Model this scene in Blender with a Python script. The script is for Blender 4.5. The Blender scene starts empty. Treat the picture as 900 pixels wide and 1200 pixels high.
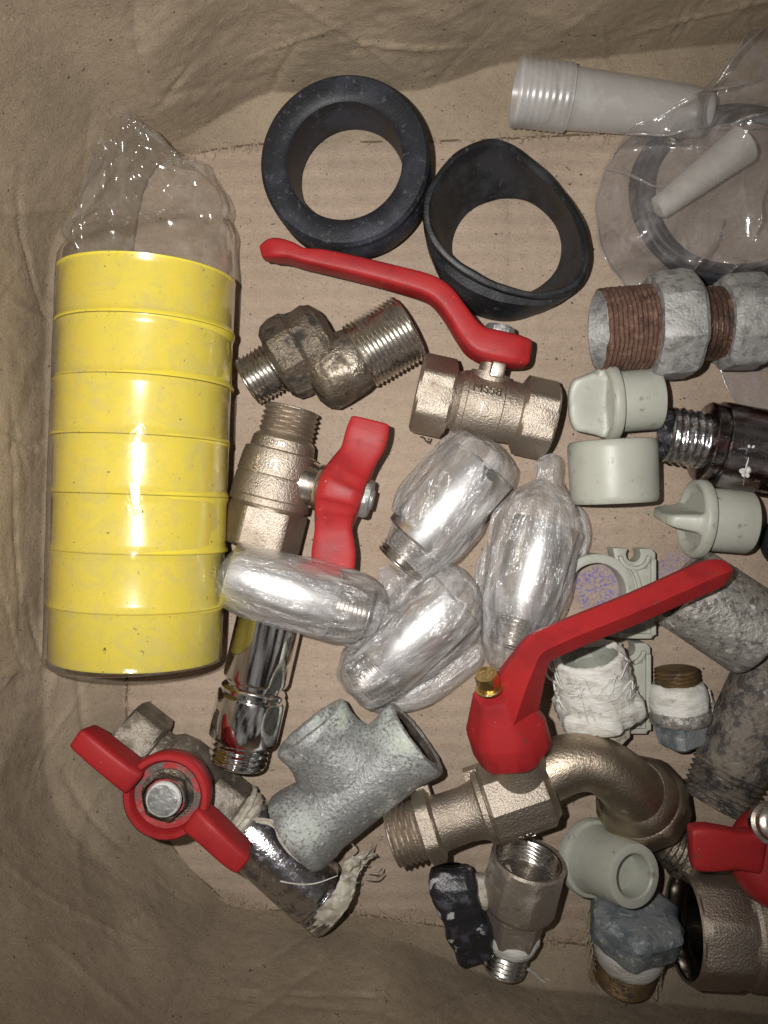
import bpy, bmesh, math, random
from mathutils import Vector, Matrix, noise
PI = math.pi
random.seed(7)
sc = bpy.context.scene
col = sc.collection
sc.unit_settings.system = 'METRIC'
sc.unit_settings.scale_length = 0.03        # one unit is about 3 cm

D = 9.5                                      # camera height above the box bottom


def K(z):
    return (D - z) / D / 100.0


def W(px, py, z=0.0):
    """measured photo position -> place in the box at height z"""
    k = K(z)
    return Vector(((px - 450) * k, (600 - py) * k, z))


def lerp(a, b, t):
    return a + (b - a) * t


def sstep(a, b, x):
    t = max(0.0, min(1.0, (x - a) / (b - a)))
    return t * t * (3 - 2 * t)


def fbm(p, o=4):
    s = 0.0
    a = 0.5
    for i in range(o):
        s += a * noise.noise(p)
        p = p * 2.03 + Vector((3.1, 1.7, 9.2))
        a *= 0.5
    return s


def ridged(p, o=3):
    s = 0.0
    a = 0.5
    for i in range(o):
        s += a * (1 - abs(noise.noise(p)) * 2.2)
        p = p * 1.97 + Vector((5.1, 2.7, 7.2))
        a *= 0.5
    return s


# ------------------------------------------------------------------ materials
class NT:
    def __init__(s, name):
        s.m = bpy.data.materials.new(name)
        s.m.use_nodes = True
        s.t = s.m.node_tree
        s.t.nodes.clear()
        s.out = s.n('ShaderNodeOutputMaterial')
        s.tc = s.n('ShaderNodeTexCoord')

    def n(s, typ, **kw):
        o = s.t.nodes.new(typ)
        for k, v in kw.items():
            setattr(o, k, v)
        return o

    def l(s, a, b):
        s.t.links.new(a, b)

    def val(s, sock, v):
        if hasattr(v, 'is_linked') or isinstance(v, bpy.types.NodeSocket):
            s.l(v, sock)
        elif isinstance(v, (tuple, list)) and len(v) == 3 and sock.type == 'RGBA':
            sock.default_value = (*v, 1)
        else:
            sock.default_value = v

    flow = False

    def coord(s, stretch=None):
        src = s.tc.outputs['Object']
        if s.flow:
            at = s.n('ShaderNodeAttribute', attribute_name='flow')
            src = at.outputs['Vector']
        if not stretch:
            return src
        mp = s.n('ShaderNodeMapping')
        mp.inputs['Scale'].default_value = stretch
        s.l(src, mp.inputs['Vector'])
        return mp.outputs['Vector']

    def noise(s, scale, detail=4, rough=0.55, stretch=None, dist=0.0):
        o = s.n('ShaderNodeTexNoise')
        o.inputs['Scale'].default_value = scale
        o.inputs['Detail'].default_value = detail
        o.inputs['Roughness'].default_value = rough
        o.inputs['Distortion'].default_value = dist
        s.l(s.coord(stretch), o.inputs['Vector'])
        return o.outputs['Fac']

    def ramp(s, v, lo, hi, a=0.0, b=1.0):
        o = s.n('ShaderNodeMapRange', interpolation_type='SMOOTHSTEP')
        s.val(o.inputs['Value'], v)
        o.inputs['From Min'].default_value = lo
        o.inputs['From Max'].default_value = hi
        o.inputs['To Min'].default_value = a
        o.inputs['To Max'].default_value = b
        return o.outputs['Result']

    def mixc(s, f, a, b):
        o = s.n('ShaderNodeMix', data_type='RGBA')
        s.val(o.inputs[0], f)
        s.val(o.inputs[6], a)
        s.val(o.inputs[7], b)
        return o.outputs[2]

    def mixf(s, f, a, b):
        o = s.n('ShaderNodeMix', data_type='FLOAT')
        s.val(o.inputs[0], f)
        s.val(o.inputs[2], a)
        s.val(o.inputs[3], b)
        return o.outputs[0]

    def math(s, op, a, b=0.0):
        o = s.n('ShaderNodeMath', operation=op)
        s.val(o.inputs[0], a)
        s.val(o.inputs[1], b)
        return o.outputs[0]

    def bump(s, specs):
        prev = None
        for h, st, dist in specs:
            b = s.n('ShaderNodeBump')
            b.inputs['Strength'].default_value = st
            b.inputs['Distance'].default_value = dist
            s.l(h, b.inputs['Height'])
            if prev:
                s.l(prev, b.inputs['Normal'])
            prev = b.outputs['Normal']
        return prev


def crump(p):
    return noise.voronoi(p)[0][0] - .45


def mat(name, base, metal=0.0, rough=0.5, layers=(), bumps=(), spec=0.5, sss=0.0, coat=0.0, trans=0.0):
    """layers: (colour, scale, lo, hi, metal or None, rough or None, stretch)   bumps: (scale, strength, distance, stretch)"""
    t = NT(name)
    c, me, ro = base, metal, rough
    for (lc, scale, lo, hi, lm, lr, stretch) in layers:
        f = t.ramp(t.noise(scale, 5, 0.6, stretch), lo, hi)
        c = t.mixc(f, c, lc)
        if lm is not None:
            me = t.mixf(f, me, lm)
        if lr is not None:
            ro = t.mixf(f, ro, lr)
    p = t.n('ShaderNodeBsdfPrincipled')
    t.val(p.inputs['Base Color'], c)
    t.val(p.inputs['Metallic'], me)
    t.val(p.inputs['Roughness'], ro)
    p.inputs['Specular IOR Level'].default_value = spec
    if sss:
        p.inputs['Subsurface Weight'].default_value = sss
        p.inputs['Subsurface Radius'].default_value = (0.12, 0.1, 0.07)
    if coat:
        p.inputs['Coat Weight'].default_value = coat
        p.inputs['Coat Roughness'].default_value = 0.12
    if trans:
        p.inputs['Transmission Weight'].default_value = trans
    if bumps:
        nrm = t.bump([(t.noise(b[0], 4, 0.6, b[3] if len(b) > 3 else None), b[1], b[2]) for b in bumps])
        t.l(nrm, p.inputs['Normal'])
    t.l(p.outputs[0], t.out.inputs[0])
    return t.m


def film(name, milky=0.12, var=0.2, rough=0.16, gloss=1.6, tint=(0.82, 0.80, 0.80), bumps=((5, .5, .05), (16, .35, .02)), flow=False, mscale=3.5):
    t = NT(name)
    t.flow = flow
    nrm = t.bump([(t.noise(b[0], 3, 0.6, b[3] if len(b) > 3 else None, 0.8), b[1], b[2]) for b in bumps])
    d = t.n('ShaderNodeBsdfDiffuse')
    t.val(d.inputs['Color'], tint)
    t.l(nrm, d.inputs['Normal'])
    tr = t.n('ShaderNodeBsdfTransparent')
    tr.inputs['Color'].default_value = (0.97, 0.965, 0.96, 1)
    g = t.n('ShaderNodeBsdfGlossy')
    g.inputs['Roughness'].default_value = rough
    g.inputs['Color'].default_value = (1, 1, 1, 1)
    t.l(nrm, g.inputs['Normal'])
    f = t.ramp(t.noise(mscale, 5, 0.65, None, 1.2), 0.42, 0.72, milky, milky + var)
    m1 = t.n('ShaderNodeMixShader')
    t.l(f, m1.inputs[0])
    t.l(tr.outputs[0], m1.inputs[1])
    t.l(d.outputs[0], m1.inputs[2])
    fr = t.n('ShaderNodeLayerWeight')
    fr.inputs['Blend'].default_value = 0.5
    t.l(nrm, fr.inputs['Normal'])
    ff = t.math('POWER', fr.outputs['Facing'], 4.0)
    ff = t.math('MULTIPLY', t.math('ADD', t.math('MULTIPLY', ff, .9), .055), gloss)
    ff = t.math('MINIMUM', ff, 0.7)
    m2 = t.n('ShaderNodeMixShader')
    t.l(ff, m2.inputs[0])
    t.l(m1.outputs[0], m2.inputs[1])
    t.l(g.outputs[0], m2.inputs[2])
    t.l(m2.outputs[0], t.out.inputs[0])
    return t.m


def cardboard(name, base, dark, floor=False):
    t = NT(name)
    c = t.mixc(t.ramp(t.noise(0.9, 5, 0.6), 0.35, 0.7), base, dark)
    # long fibres, both ways
    c = t.mixc(t.math('MULTIPLY', t.ramp(t.noise(7, 6, 0.7, (1, 5, 1)), 0.45, 0.75), 0.5), c, tuple(x * .64 for x in base))
    c = t.mixc(t.math('MULTIPLY', t.ramp(t.noise(42, 3, 0.6), 0.52, 0.72), 0.5), c, tuple(min(1, x * 1.3) for x in base))
    c = t.mixc(t.math('MULTIPLY', t.ramp(t.noise(36, 3, 0.6, (1.1, .9, 1)), 0.56, 0.72), 0.7), c, tuple(x * .5 for x in base))
    c = t.mixc(t.ramp(t.noise(17, 2, 0.5), 0.70, 0.745), c, tuple(x * .3 for x in base))
    c = t.mixc(t.math('MULTIPLY', t.ramp(t.noise(2.3, 4, 0.6, (1, 1, 1), 1.0), 0.55, 0.75), 0.35), c, tuple(x * .62 for x in base))
    wv = t.n('ShaderNodeTexWave', wave_type='BANDS', bands_direction='Y')
    wv.inputs['Scale'].default_value = 1.45
    wv.inputs['Distortion'].default_value = 0.6
    wv.inputs['Detail'].default_value = 1.5
    t.l(t.tc.outputs['Object'], wv.inputs['Vector'])
    flute = wv.outputs['Fac']
    if floor:
        c = t.mixc(t.math('MULTIPLY', t.ramp(flute, 0.0, 0.45, 1, 0), 0.13), c, tuple(x * .62 for x in base))
        pos = t.n('ShaderNodeSeparateXYZ')
        t.l(t.tc.outputs['Object'], pos.inputs[0])
        speck = t.ramp(t.noise(16, 5, 0.8, (1, 1, 1), 1.5), 0.475, 0.575)
        for (px, py, r, stg) in ((700, 690, .34, .75), (792, 668, .26, .6), (690, 640, .3, .22), (655, 610, .22, .2)):
            w = W(px, py)
            dx = t.math('SUBTRACT', pos.outputs['X'], w.x)
            dy = t.math('SUBTRACT', pos.outputs['Y'], w.y)
            d2 = t.math('ADD', t.math('MULTIPLY', dx, dx), t.math('MULTIPLY', dy, dy))
            f = t.math('MULTIPLY', t.ramp(d2, r * r * 0.25, r * r, 1, 0), t.math('MULTIPLY', speck, stg))
            c = t.mixc(f, c, (0.09, 0.10, 0.42) if stg > .3 else (0.09, 0.07, .1))
    p = t.n('ShaderNodeBsdfPrincipled')
    t.l(c, p.inputs['Base Color'])
    p.inputs['Roughness'].default_value = 0.78
    p.inputs['Specular IOR Level'].default_value = 0.25
    nrm = t.bump([(flute, .22 if floor else .10, .05), (t.noise(4, 5, .6), .35, .06), (t.noise(30, 4, .65, (1, 2, 1)), .42, .02)])
    t.l(nrm, p.inputs['Normal'])
    t.l(p.outputs[0], t.out.inputs[0])
    return t.m


MT = {}
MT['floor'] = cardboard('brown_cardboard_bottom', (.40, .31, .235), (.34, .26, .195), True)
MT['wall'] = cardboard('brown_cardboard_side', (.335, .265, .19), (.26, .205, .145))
MT['fibre'] = mat('torn_paper_fibre', (.36, .27, .19), 0, .9, bumps=[(30, .5, .02)])
MT['fold_shade'] = mat('dark_fold_shade', (.13, .095, .065), 0, .9)  # shade inside the folds, put into a dark brown
MT['yellow'] = mat('yellow_plastic', (.66, .545, .062), 0, .24, [
    ((.70, .55, .05), 1.3, .45, .7, None, .4, None), ((.52, .42, .10), 3.1, .60, .78, None, .42, None),
    ((.10, .07, .03), 9, .675, .72, None, .8, None), ((.22, .16, .06), 24, .655, .72, None, .5, None)], [(2, .05, .03), (40, .04, .01)], coat=.2)
MT['red'] = mat('red_enamel', (.35, .019, .021), 0, .50, [
    ((.26, .015, .018), 2.5, .45, .7, None, .45, None), ((.16, .035, .03), 7, .61, .74, None, .6, None),
    ((.5, .16, .14), 17, .69, .74, None, .6, None)], [(5, .14, .03), (45, .10, .01)], spec=.28)
MT['red_dirty'] = mat('red_enamel_dirty', (.36, .03, .03), 0, .5, [
    ((.12, .10, .085), 5, .45, .6, None, .8, None), ((.24, .19, .16), 14, .56, .66, None, .85, None)], [(14, .4, .03)])
MT['nickel'] = mat('dull_nickel_casting', (.50, .435, .365), 1, .47, [
    ((.38, .315, .25), 2.2, .42, .68, None, .55, None), ((.27, .21, .16), 11, .64, .76, None, .6, None)],
    [(46, .6, .02), (9, .22, .03)])
MT['nickel_old'] = mat('tarnished_nickel', (.33, .29, .245), .9, .55, [((.20, .17, .135), 4, .45, .62, None, .65, None), ((.42, .39, .34), 9, .58, .7, .4, .6, None)], [(40, .6, .02), (9, .3, .03)])
MT['nickel_smooth'] = mat('machined_nickel', (.60, .54, .47), 1, .25, [
    ((.40, .33, .26), 5, .5, .7, None, .4, None), ((.16, .12, .09), 13, .66, .78, None, .6, None)], [(30, .12, .01)])
MT['bronze'] = mat('worn_brass_casting', (.47, .39, .30), 1, .40, [
    ((.29, .235, .175), 2.6, .42, .66, None, .5, None), ((.55, .52, .47), 6, .64, .72, None, .35, None),
    ((.10, .08, .06), 9, .66, .8, .4, .7, None)], [(40, .4, .018), (7, .2, .03)])
MT['dirty_brass'] = mat('grimy_brass', (.33, .285, .23), 1, .34, [
    ((.11, .085, .06), 5, .42, .60, .6, .55, None), ((.035, .028, .022), 3.2, .52, .66, .1, .8, None)],
    [(16, .5, .04), (45, .4, .015)])
MT['grime'] = mat('old_grime', (.15, .12, .092), .6, .45, [
    ((.22, .185, .145), 9, .54, .68, .9, .35, None), ((.03, .024, .02), 5, .5, .64, 0, .9, None)], [(9, .7, .06), (30, .6, .025)])
MT['steel_thread'] = mat('bright_steel_thread', (.62, .59, .55), 1, .25, [
    ((.22, .185, .15), 5, .5, .7, .8, .5, None), ((.07, .055, .045), 12, .62, .74, .3, .7, None)], [(30, .15, .01)])
MT['chrome'] = mat('chrome_plate', (.80, .79, .78), 1, .075, [
    ((.52, .50, .49), 7, .58, .72, None, .22, None), ((.2, .17, .14), 15, .70, .78, .6, .5, None)], [(5, .05, .02), (40, .03, .008)])
MT['chrome_satin'] = mat('satin_chrome', (.86, .855, .85), 1, .36, [((.6, .59, .58), 5, .5, .7, None, .34, None)], [(40, .08, .01)])
MT['chrome_worn'] = mat('scratched_chrome', (.62, .61, .62), 1, .13, [
    ((.30, .29, .33), 8, .47, .62, None, .3, None), ((.75, .74, .76), 15, .58, .66, None, .35, None),
    ((.09, .075, .065), 5, .6, .74, .4, .6, None)], [(18, .30, .02), (50, .25, .008)])
MT['chrome_dark'] = mat('stained_dark_chrome', (.40, .37, .37), 1, .12, [
    ((.13, .075, .07), 1.8, .42, .62, None, .18, (1, 2, 1)), ((.48, .47, .5), 14, .60, .68, None, .3, None),
    ((.40, .37, .33), 7, .68, .74, .1, .7, None)], [(12, .16, .02), (45, .15, .008)])
MT['galv'] = mat('galvanised_casting', (.32, .325, .315), .5, .52, [
    ((.47, .50, .46), 1.5, .45, .62, .15, .7, None), ((.23, .235, .235), 30, .47, .64, .5, .45, None),
    ((.50, .54, .43), 1.6, .62, .72, .0, .8, None), ((.60, .61, .60), 13, .60, .70, .2, .5, None)],
    [(26, .5, .025), (7, .2, .04)])
MT['galv_dark'] = mat('weathered_zinc', (.36, .345, .315), .55, .5, [
    ((.17, .155, .14), 13, .50, .62, .5, .5, None), ((.46, .42, .38), 17, .56, .66, .3, .6, None),
    ((.56, .55, .50), 4, .64, .72, .1, .75, None)], [(22, .5, .03), (6, .25, .05)])
MT['zinc'] = mat('grey_zinc_nut', (.36, .355, .34), .35, .56, [
    ((.27, .26, .25), 8, .46, .62, .5, .5, None), ((.45, .445, .43), 24, .56, .70, .2, .6, None), ((.20, .15, .11), 10, .66, .76, .1, .8, None)],
    [(30, .45, .02), (7, .3, .05)])
MT['rust'] = mat('brown_rust', (.125, .066, .046), .15, .75, [
    ((.20, .115, .082), 11, .48, .66, .1, .8, None), ((.07, .034, .024), 6, .5, .68, .2, .7, None), ((.40, .33, .28), 26, .63, .72, .3, .6, None)],
    [(26, .7, .03)])
MT['rust_dark'] = mat('oiled_dark_rust', (.10, .058, .042), .45, .36, [
    ((.20, .115, .08), 9, .5, .68, .3, .5, None), ((.045, .028, .022), 5, .5, .66, .3, .4, None)], [(30, .3, .02)])
MT['old_pipe'] = mat('corroded_pipe_skin', (.19, .165, .135), .35, .6, [
    ((.08, .07, .065), 7, .46, .6, .4, .6, (1, 1, 1)), ((.21, .18, .14), 3, .5, .64, .1, .8, None), ((.26, .26, .26), 16, .58, .68, .4, .5, None)],
    [(13, .7, .05), (34, .5, .02)])
MT['plastic'] = mat('grey_green_plastic', (.40, .405, .345), 0, .42, [
    ((.35, .35, .295), 2.5, .45, .7, None, .5, None), ((.22, .205, .165), 7, .60, .74, None, .6, None), ((.16, .14, .11), 25, .70, .75, None, .7, None)], [(6, .10, .03), (50, .07, .008)], sss=.06)
MT['plastic_dark'] = mat('grey_plastic_shade_and_bore', (.27, .275, .235), 0, .5, [((.2, .2, .17), 5, .5, .7, None, None, None)], [(20, .1, .01)])
MT['rubber'] = mat('black_rubber', (.010, .0105, .012), 0, .46, [
    ((.028, .029, .033), 2.2, .45, .68, None, .55, None), ((.06, .06, .063), 12, .60, .74, None, .75, None),
    ((.22, .22, .22), 24, .70, .77, None, .9, None)], [(5, .12, .04), (40, .2, .012)], spec=.4)
MT['rubber_dusty'] = mat('dusty_black_rubber', (.011, .012, .016), 0, .5, [
    ((.034, .036, .05), 1.4, .46, .66, None, .6, None), ((.075, .075, .09), 14, .56, .74, None, .8, None),
    ((.27, .27, .27), 22, .69, .76, None, .9, None)], [(5, .12, .04), (40, .22, .012)], spec=.4)
MT['oring'] = mat('grey_rubber_ring', (.016, .018, .022), 0, .5, [((.05, .053, .06), 4, .45, .65, None, .6, None)], [(20, .1, .02)])
MT['tube_white'] = film('white_translucent_plastic', .50, .15, .3, .9, (.74, .725, .68), ((3, .1, .03),))
MT['ptfe'] = mat('white_thread_tape', (.68, .665, .62), 0, .6, [
    ((.50, .475, .42), 4, .45, .66, None, .7, (1, 2.5, 1)), ((.30, .27, .22), 7, .63, .75, None, None, None)], [(8, .4, .05, (1, 4, 1)), (30, .3, .015)], sss=.1)
MT['hemp'] = mat('hemp_fibre', (.36, .29, .19), 0, .8, [((.5, .44, .33), 12, .5, .7, None, None, None)], [(30, .6, .03)])
MT['ptfe_old'] = mat('soiled_thread_tape', (.50, .46, .38), 0, .65, [((.30, .25, .18), 5, .48, .66, None, None, (1, 2.5, 1)), ((.62, .6, .54), 9, .55, .7, None, None, None)], [(12, .5, .04)])
MT['brown_thread'] = mat('brown_stained_thread', (.15, .092, .04), .5, .5, [((.06, .04, .022), 9, .48, .64, .2, .7, None)], [(30, .4, .02)])
MT['paint_blue_grey'] = mat('grey_blue_paint_coat', (.235, .25, .255), .1, .5, [
    ((.13, .15, .165), 5, .46, .62, None, .4, None), ((.40, .42, .42), 12, .58, .68, None, .6, None), ((.24, .12, .05), 6, .70, .76, None, .8, None)], [(8, .5, .06), (30, .3, .02)])
MT['chipped_black'] = mat('chipped_black_paint', (.018, .018, .021), 0, .32, [
    ((.06, .06, .075), 6, .52, .68, None, .5, None), ((.44, .45, .44), 5, .615, .66, None, .75, None)], [(9, .3, .04), (30, .3, .02)])
MT['plaster_metal'] = mat('limescaled_nickel', (.38, .33, .275), .7, .48, [
    ((.42, .385, .34), 3, .52, .72, .3, .7, None), ((.22, .18, .15), 9, .58, .7, .6, .5, None), ((.26, .09, .08), 8, .70, .76, .1, .6, None)], [(24, .4, .02), (7, .25, .04)])
MT['bore_dark'] = mat('polished_dark_bore', (.34, .31, .28), 1, .2, [((.3, .27, .23), 6, .6, .72, None, .3, None)])
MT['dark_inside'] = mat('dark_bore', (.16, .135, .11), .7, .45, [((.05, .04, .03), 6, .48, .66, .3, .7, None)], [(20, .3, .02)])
MT['yellow_brass'] = mat('yellow_brass_bolt', (.62, .46, .20), 1, .28, [((.26, .18, .08), 8, .5, .7, None, .5, None)], [(25, .3, .02)])
MT['bolt'] = mat('grey_bolt', (.40, .40, .39), .7, .45, [((.24, .23, .22), 8, .48, .66, .6, .5, None), ((.66, .66, .64), 13, .64, .74, .1, .7, None)], [(24, .4, .02)])
MT['paint_white_ring'] = mat('white_corrosion', (.62, .62, .59), 0, .7, [((.40, .40, .38), 14, .48, .6, None, None, None)], [(30, .5, .02)])
MT['tube_clear'] = film('frosted_translucent_plastic', .40, .12, .32, .9, (.60, .585, .565), ((3, .1, .03),))
MT['film_milky'] = film('milky_wrapping_film', .13, .36, .20, .8, (.66, .645, .64), ((3, .45, .07), (10, .9, .04), (30, .7, .016)), True, 4.6)
MT['film_clear'] = film('clear_cling_film', .04, .13, .12, 1.0, (.46, .44, .40), ((2.2, .18, .05), (9, .12, .015)))
MT['film_bag'] = film('clear_plastic_bag', .15, .18, .17, 1.35, (.52, .475, .46), ((1.6, .4, .08), (5, .4, .04), (14, .2, .015)))


# ------------------------------------------------------------------ mesh building
def tag(o, label=None, cat=None, group=None, kind=None):
    if label:
        o['label'] = label
    if cat:
        o['category'] = cat
    if group:
        o['group'] = group
    if kind:
        o['kind'] = kind
    return o


def thing(name, label, cat, loc, group=None):
    o = bpy.data.objects.new(name, None)
    o.empty_display_size = 0.2
    o.location = loc
    col.objects.link(o)
    return tag(o, label, cat, group)


class MB:
    def __init__(s):
        s.v = []
        s.f = []
        s.flow = []

    def grid(s, rings, close=True, cap0=False, cap1=False):
        n = len(rings[0])
        b = len(s.v)
        for r in rings:
            s.v.extend(r)
        for i in range(len(rings) - 1):
            for j in range(n if close else n - 1):
                j2 = (j + 1) % n
                s.f.append((b + i * n + j, b + i * n + j2, b + (i + 1) * n + j2, b + (i + 1) * n + j))
        if cap0:
            s.f.append(tuple(b + j for j in reversed(range(n))))
        if cap1:
            o = b + (len(rings) - 1) * n
            s.f.append(tuple(o + j for j in range(n)))
        return s

    def box(s, c, x, y, z):
        b = len(s.v)
        for i in (-1, 1):
            for j in (-1, 1):
                for k in (-1, 1):
                    s.v.append(c + x * i + y * j + z * k)
        for f in ((0, 1, 3, 2), (4, 6, 7, 5), (0, 4, 5, 1), (2, 3, 7, 6), (0, 2, 6, 4), (1, 5, 7, 3)):
            s.f.append(tuple(b + q for q in f))
        return s

    def prism(s, poly, z0, z1):
        """poly: world xy outline, anticlockwise"""
        b = len(s.v)
        n = len(poly)
        for p in poly:
            s.v.append(Vector((p[0], p[1], z0)))
        for p in poly:
            s.v.append(Vector((p[0], p[1], z1)))
        s.f.append(tuple(b + i for i in reversed(range(n))))
        s.f.append(tuple(b + n + i for i in range(n)))
        for i in range(n):
            j = (i + 1) % n
            s.f.append((b + i, b + j, b + n + j, b + n + i))
        return s

    def build(s, name, m, parent=None, sharp=32, disp=None, bevel=0.0, seed=0, subsurf=0):
        me = bpy.data.meshes.new(name)
        off = parent.location if parent else Vector((0, 0, 0))
        pp = parent
        while pp is not None and pp.parent is not None:
            pp = pp.parent
            off = off + pp.location
        if parent is None:
            lo = Vector([min(v[i] for v in s.v) for i in range(3)])
            hi = Vector([max(v[i] for v in s.v) for i in range(3)])
            off = Vector(((lo.x + hi.x) / 2, (lo.y + hi.y) / 2, lo.z))
        me.from_pydata([tuple(v - off) for v in s.v], [], s.f)
        bm = bmesh.new()
        bm.from_mesh(me)
        if not s.flow:
            bmesh.ops.remove_doubles(bm, verts=bm.verts, dist=1e-5)
        bmesh.ops.recalc_face_normals(bm, faces=bm.faces)
        if bevel:
            ed = [e for e in bm.edges if len(e.link_faces) == 2 and e.calc_face_angle(0) > math.radians(28)]
            bmesh.ops.bevel(bm, geom=ed, offset=bevel, segments=3, profile=.5, affect='EDGES', clamp_overlap=True)
        if disp:
            bm.normal_update()
            sd = Vector((seed * 7.3, seed * 3.1, seed * 1.7))
            mv = []
            for v in bm.verts:
                d = 0
                for (a, scl) in disp:
                    d += a * fbm((v.co + off) * scl + sd, 3)
                mv.append(v.normal * d)
            for v, d in zip(bm.verts, mv):
                v.co += d
        bm.to_mesh(me)
        bm.free()
        me.polygons.foreach_set('use_smooth', [True] * len(me.polygons))
        if sharp < 180:
            me.set_sharp_from_angle(angle=math.radians(sharp))
        if s.flow:
            at = me.attributes.new('flow', 'FLOAT_VECTOR', 'POINT')
            at.data.foreach_set('vector', [q for v in s.flow for q in v])
        me.materials.append(m)
        o = bpy.data.objects.new(name, me)
        col.objects.link(o)
        if parent is None:
            o.location = off
        else:
            o.parent = parent
        return o


class Fr:
    """an axis running from one measured point to another"""

    def __init__(s, pa, pb, za, zb, roll=0.0):
        s.o = W(*pa, za)
        e = W(*pb, zb)
        d = e - s.o
        s.n = math.hypot(pb[0] - pa[0], pb[1] - pa[1])
        s.x = d.normalized()
        s.sc = d.length / s.n
        s.k = K((za + zb) / 2)
        up = Vector((0, 0, 1))
        if abs(s.x.z) > .97:
            up = Vector((0, 1, 0))
        v = (up - s.x * up.dot(s.x)).normalized()
        u = v.cross(s.x)
        c, q = math.cos(roll), math.sin(roll)
        s.u = u * c + v * q
        s.v = v * c - u * q

    def pt(s, t, r, a):
        return s.o + s.x * (t * s.sc) + (s.u * math.cos(a) + s.v * math.sin(a)) * (r * s.k)


def axis(o, d, k=.0095):
    f = Fr.__new__(Fr)
    f.o = o
    f.x = d.normalized()
    f.sc = k
    f.k = k
    f.n = 1
    up = Vector((0, 1, 0)) if abs(f.x.z) > .7 else Vector((0, 0, 1))
    f.v = (up - f.x * up.dot(f.x)).normalized()
    f.u = f.v.cross(f.x)
    return f


def poly_r(r, N, rmax, a, rot):
    seg = 2 * PI / N
    b = ((a - rot + seg / 2) % seg) - seg / 2
    return min(r / math.cos(b), rmax)


def lathe(mb, fr, prof, n=72, cap0=False, cap1=False):
    """prof: (t, r[, opts]); opts: N sides, rmax, rot, h=(pitch, depth)"""
    rings = []
    for p in prof:
        t, r = p[0], p[1]
        o = p[2] if len(p) > 2 else {}
        ring = []
        for i in range(n):
            a = 2 * PI * i / n
            rr = r
            if 'N' in o:
                rr = poly_r(r, o['N'], o.get('rmax', r * 1.13), a, o.get('rot', 0))
            if 'h' in o:
                pi_, de = o['h']
                ph = (t / pi_ - a / (2 * PI)) % 1.0
                rr = r - de * abs(2 * ph - 1)
            if 'eu' in o:
                x, y = rr * math.cos(a) * o['eu'], rr * math.sin(a)
                ring.append(fr.pt(t, math.hypot(x, y), math.atan2(y, x)))
            else:
                ring.append(fr.pt(t, rr, a))
        rings.append(ring)
    mb.grid(rings, True, cap0, cap1)
    return mb


def thr(t0, t1, r, pitch, depth, taper=0.0):
    n = max(4, int(abs(t1 - t0) / pitch * 7))
    out = []
    for i in range(n + 1):
        q = i / n
        t = lerp(t0, t1, q)
        e = min(1, min(q, 1 - q) * n / 5.0)
        out.append((t, r - taper * (1 - q) - depth * .3 * (1 - e), {'h': (pitch, depth * (0.25 + .75 * e))}))
    return out


def hexa(t0, t1, r, rot=PI / 6, N=6, ch=3.0, rmx=1.12):
    R = r * rmx
    o = {'N': N, 'rmax': R, 'rot': rot}
    return [(t0, r * .97, {'N': N, 'rmax': r * .985, 'rot': rot}), (t0 + ch, r, o), (t1 - ch, r, o), (t1, r * .97, {'N': N, 'rmax': r * .985, 'rot': rot})]


def cr(pts, m):
    """Catmull-Rom through tuples"""
    out = []
    n = len(pts)
    for i in range(n - 1):
        p0 = pts[max(i - 1, 0)]
        p1 = pts[i]
        p2 = pts[i + 1]
        p3 = pts[min(i + 2, n - 1)]
        for j in range(m):
            t = j / m
            out.append(tuple(.5 * ((2 * b) + (-a + c) * t + (2 * a - 5 * b + 4 * c - d) * t * t + (-a + 3 * b - 3 * c + d) * t ** 3) for a, b, c, d in zip(p0, p1, p2, p3)))
    out.append(tuple(pts[-1]))
    return out


def crc(pts, m):
    """closed version"""
    n = len(pts)
    out = []
    for i in range(n):
        p0, p1, p2, p3 = pts[i - 1], pts[i], pts[(i + 1) % n], pts[(i + 2) % n]
        for j in range(m):
            t = j / m
            out.append(tuple(.5 * ((2 * b) + (-a + c) * t + (2 * a - 5 * b + 4 * c - d) * t * t + (-a + 3 * b - 3 * c + d) * t ** 3) for a, b, c, d in zip(p0, p1, p2, p3)))
    return out


def sweep(mb, pts, n=32, p=5.0, up=Vector((0, 0, 1)), sub=6, smooth=True, section=None, round_ends=True):
    """pts: (px, py, z, width across, thickness along up) in measured pixels"""
    q = cr(pts, sub) if smooth else pts
    P = [W(a[0], a[1], a[2]) for a in q]
    rings = []
    for i, a in enumerate(q):
        tan = (P[min(i + 1, len(P) - 1)] - P[max(i - 1, 0)]).normalized()
        side = tan.cross(up).normalized()
        u2 = side.cross(tan).normalized()
        k = K(a[2])
        ring = []
        if section:
            for (x, y) in section:
                ring.append(P[i] + side * (x * a[3] * k / 2) + u2 * (y * a[4] * k / 2))
        else:
            for j in range(n):
                an = 2 * PI * j / n
                c, s_ = math.cos(an), math.sin(an)
                x = math.copysign(abs(c) ** (2 / p), c)
                y = math.copysign(abs(s_) ** (2 / p), s_)
                ring.append(P[i] + side * (x * a[3] * k / 2) + u2 * (y * a[4] * k / 2))
        rings.append((ring, P[i], tan, a))
    out = [r[0] for r in rings]
    if round_ends:
        def endcap(ring, c, tan, s, a):
            th = min(a[3], a[4]) * K(a[2]) * .14
            r1 = [c + (v - c) * .93 + tan * s * th * .7 for v in ring]
            r2 = [c + (v - c) * .78 + tan * s * th for v in ring]
            return r1, r2
        r1, r2 = endcap(out[0], rings[0][1], rings[0][2], -1, rings[0][3])
        e1, e2 = endcap(out[-1], rings[-1][1], rings[-1][2], 1, rings[-1][3])
        out = [r2, r1] + out + [e1, e2]
    mb.grid(out, True, True, True)
    return mb


def to_w(poly, z):
    return [W(x, y, z) for x, y in poly]


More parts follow.
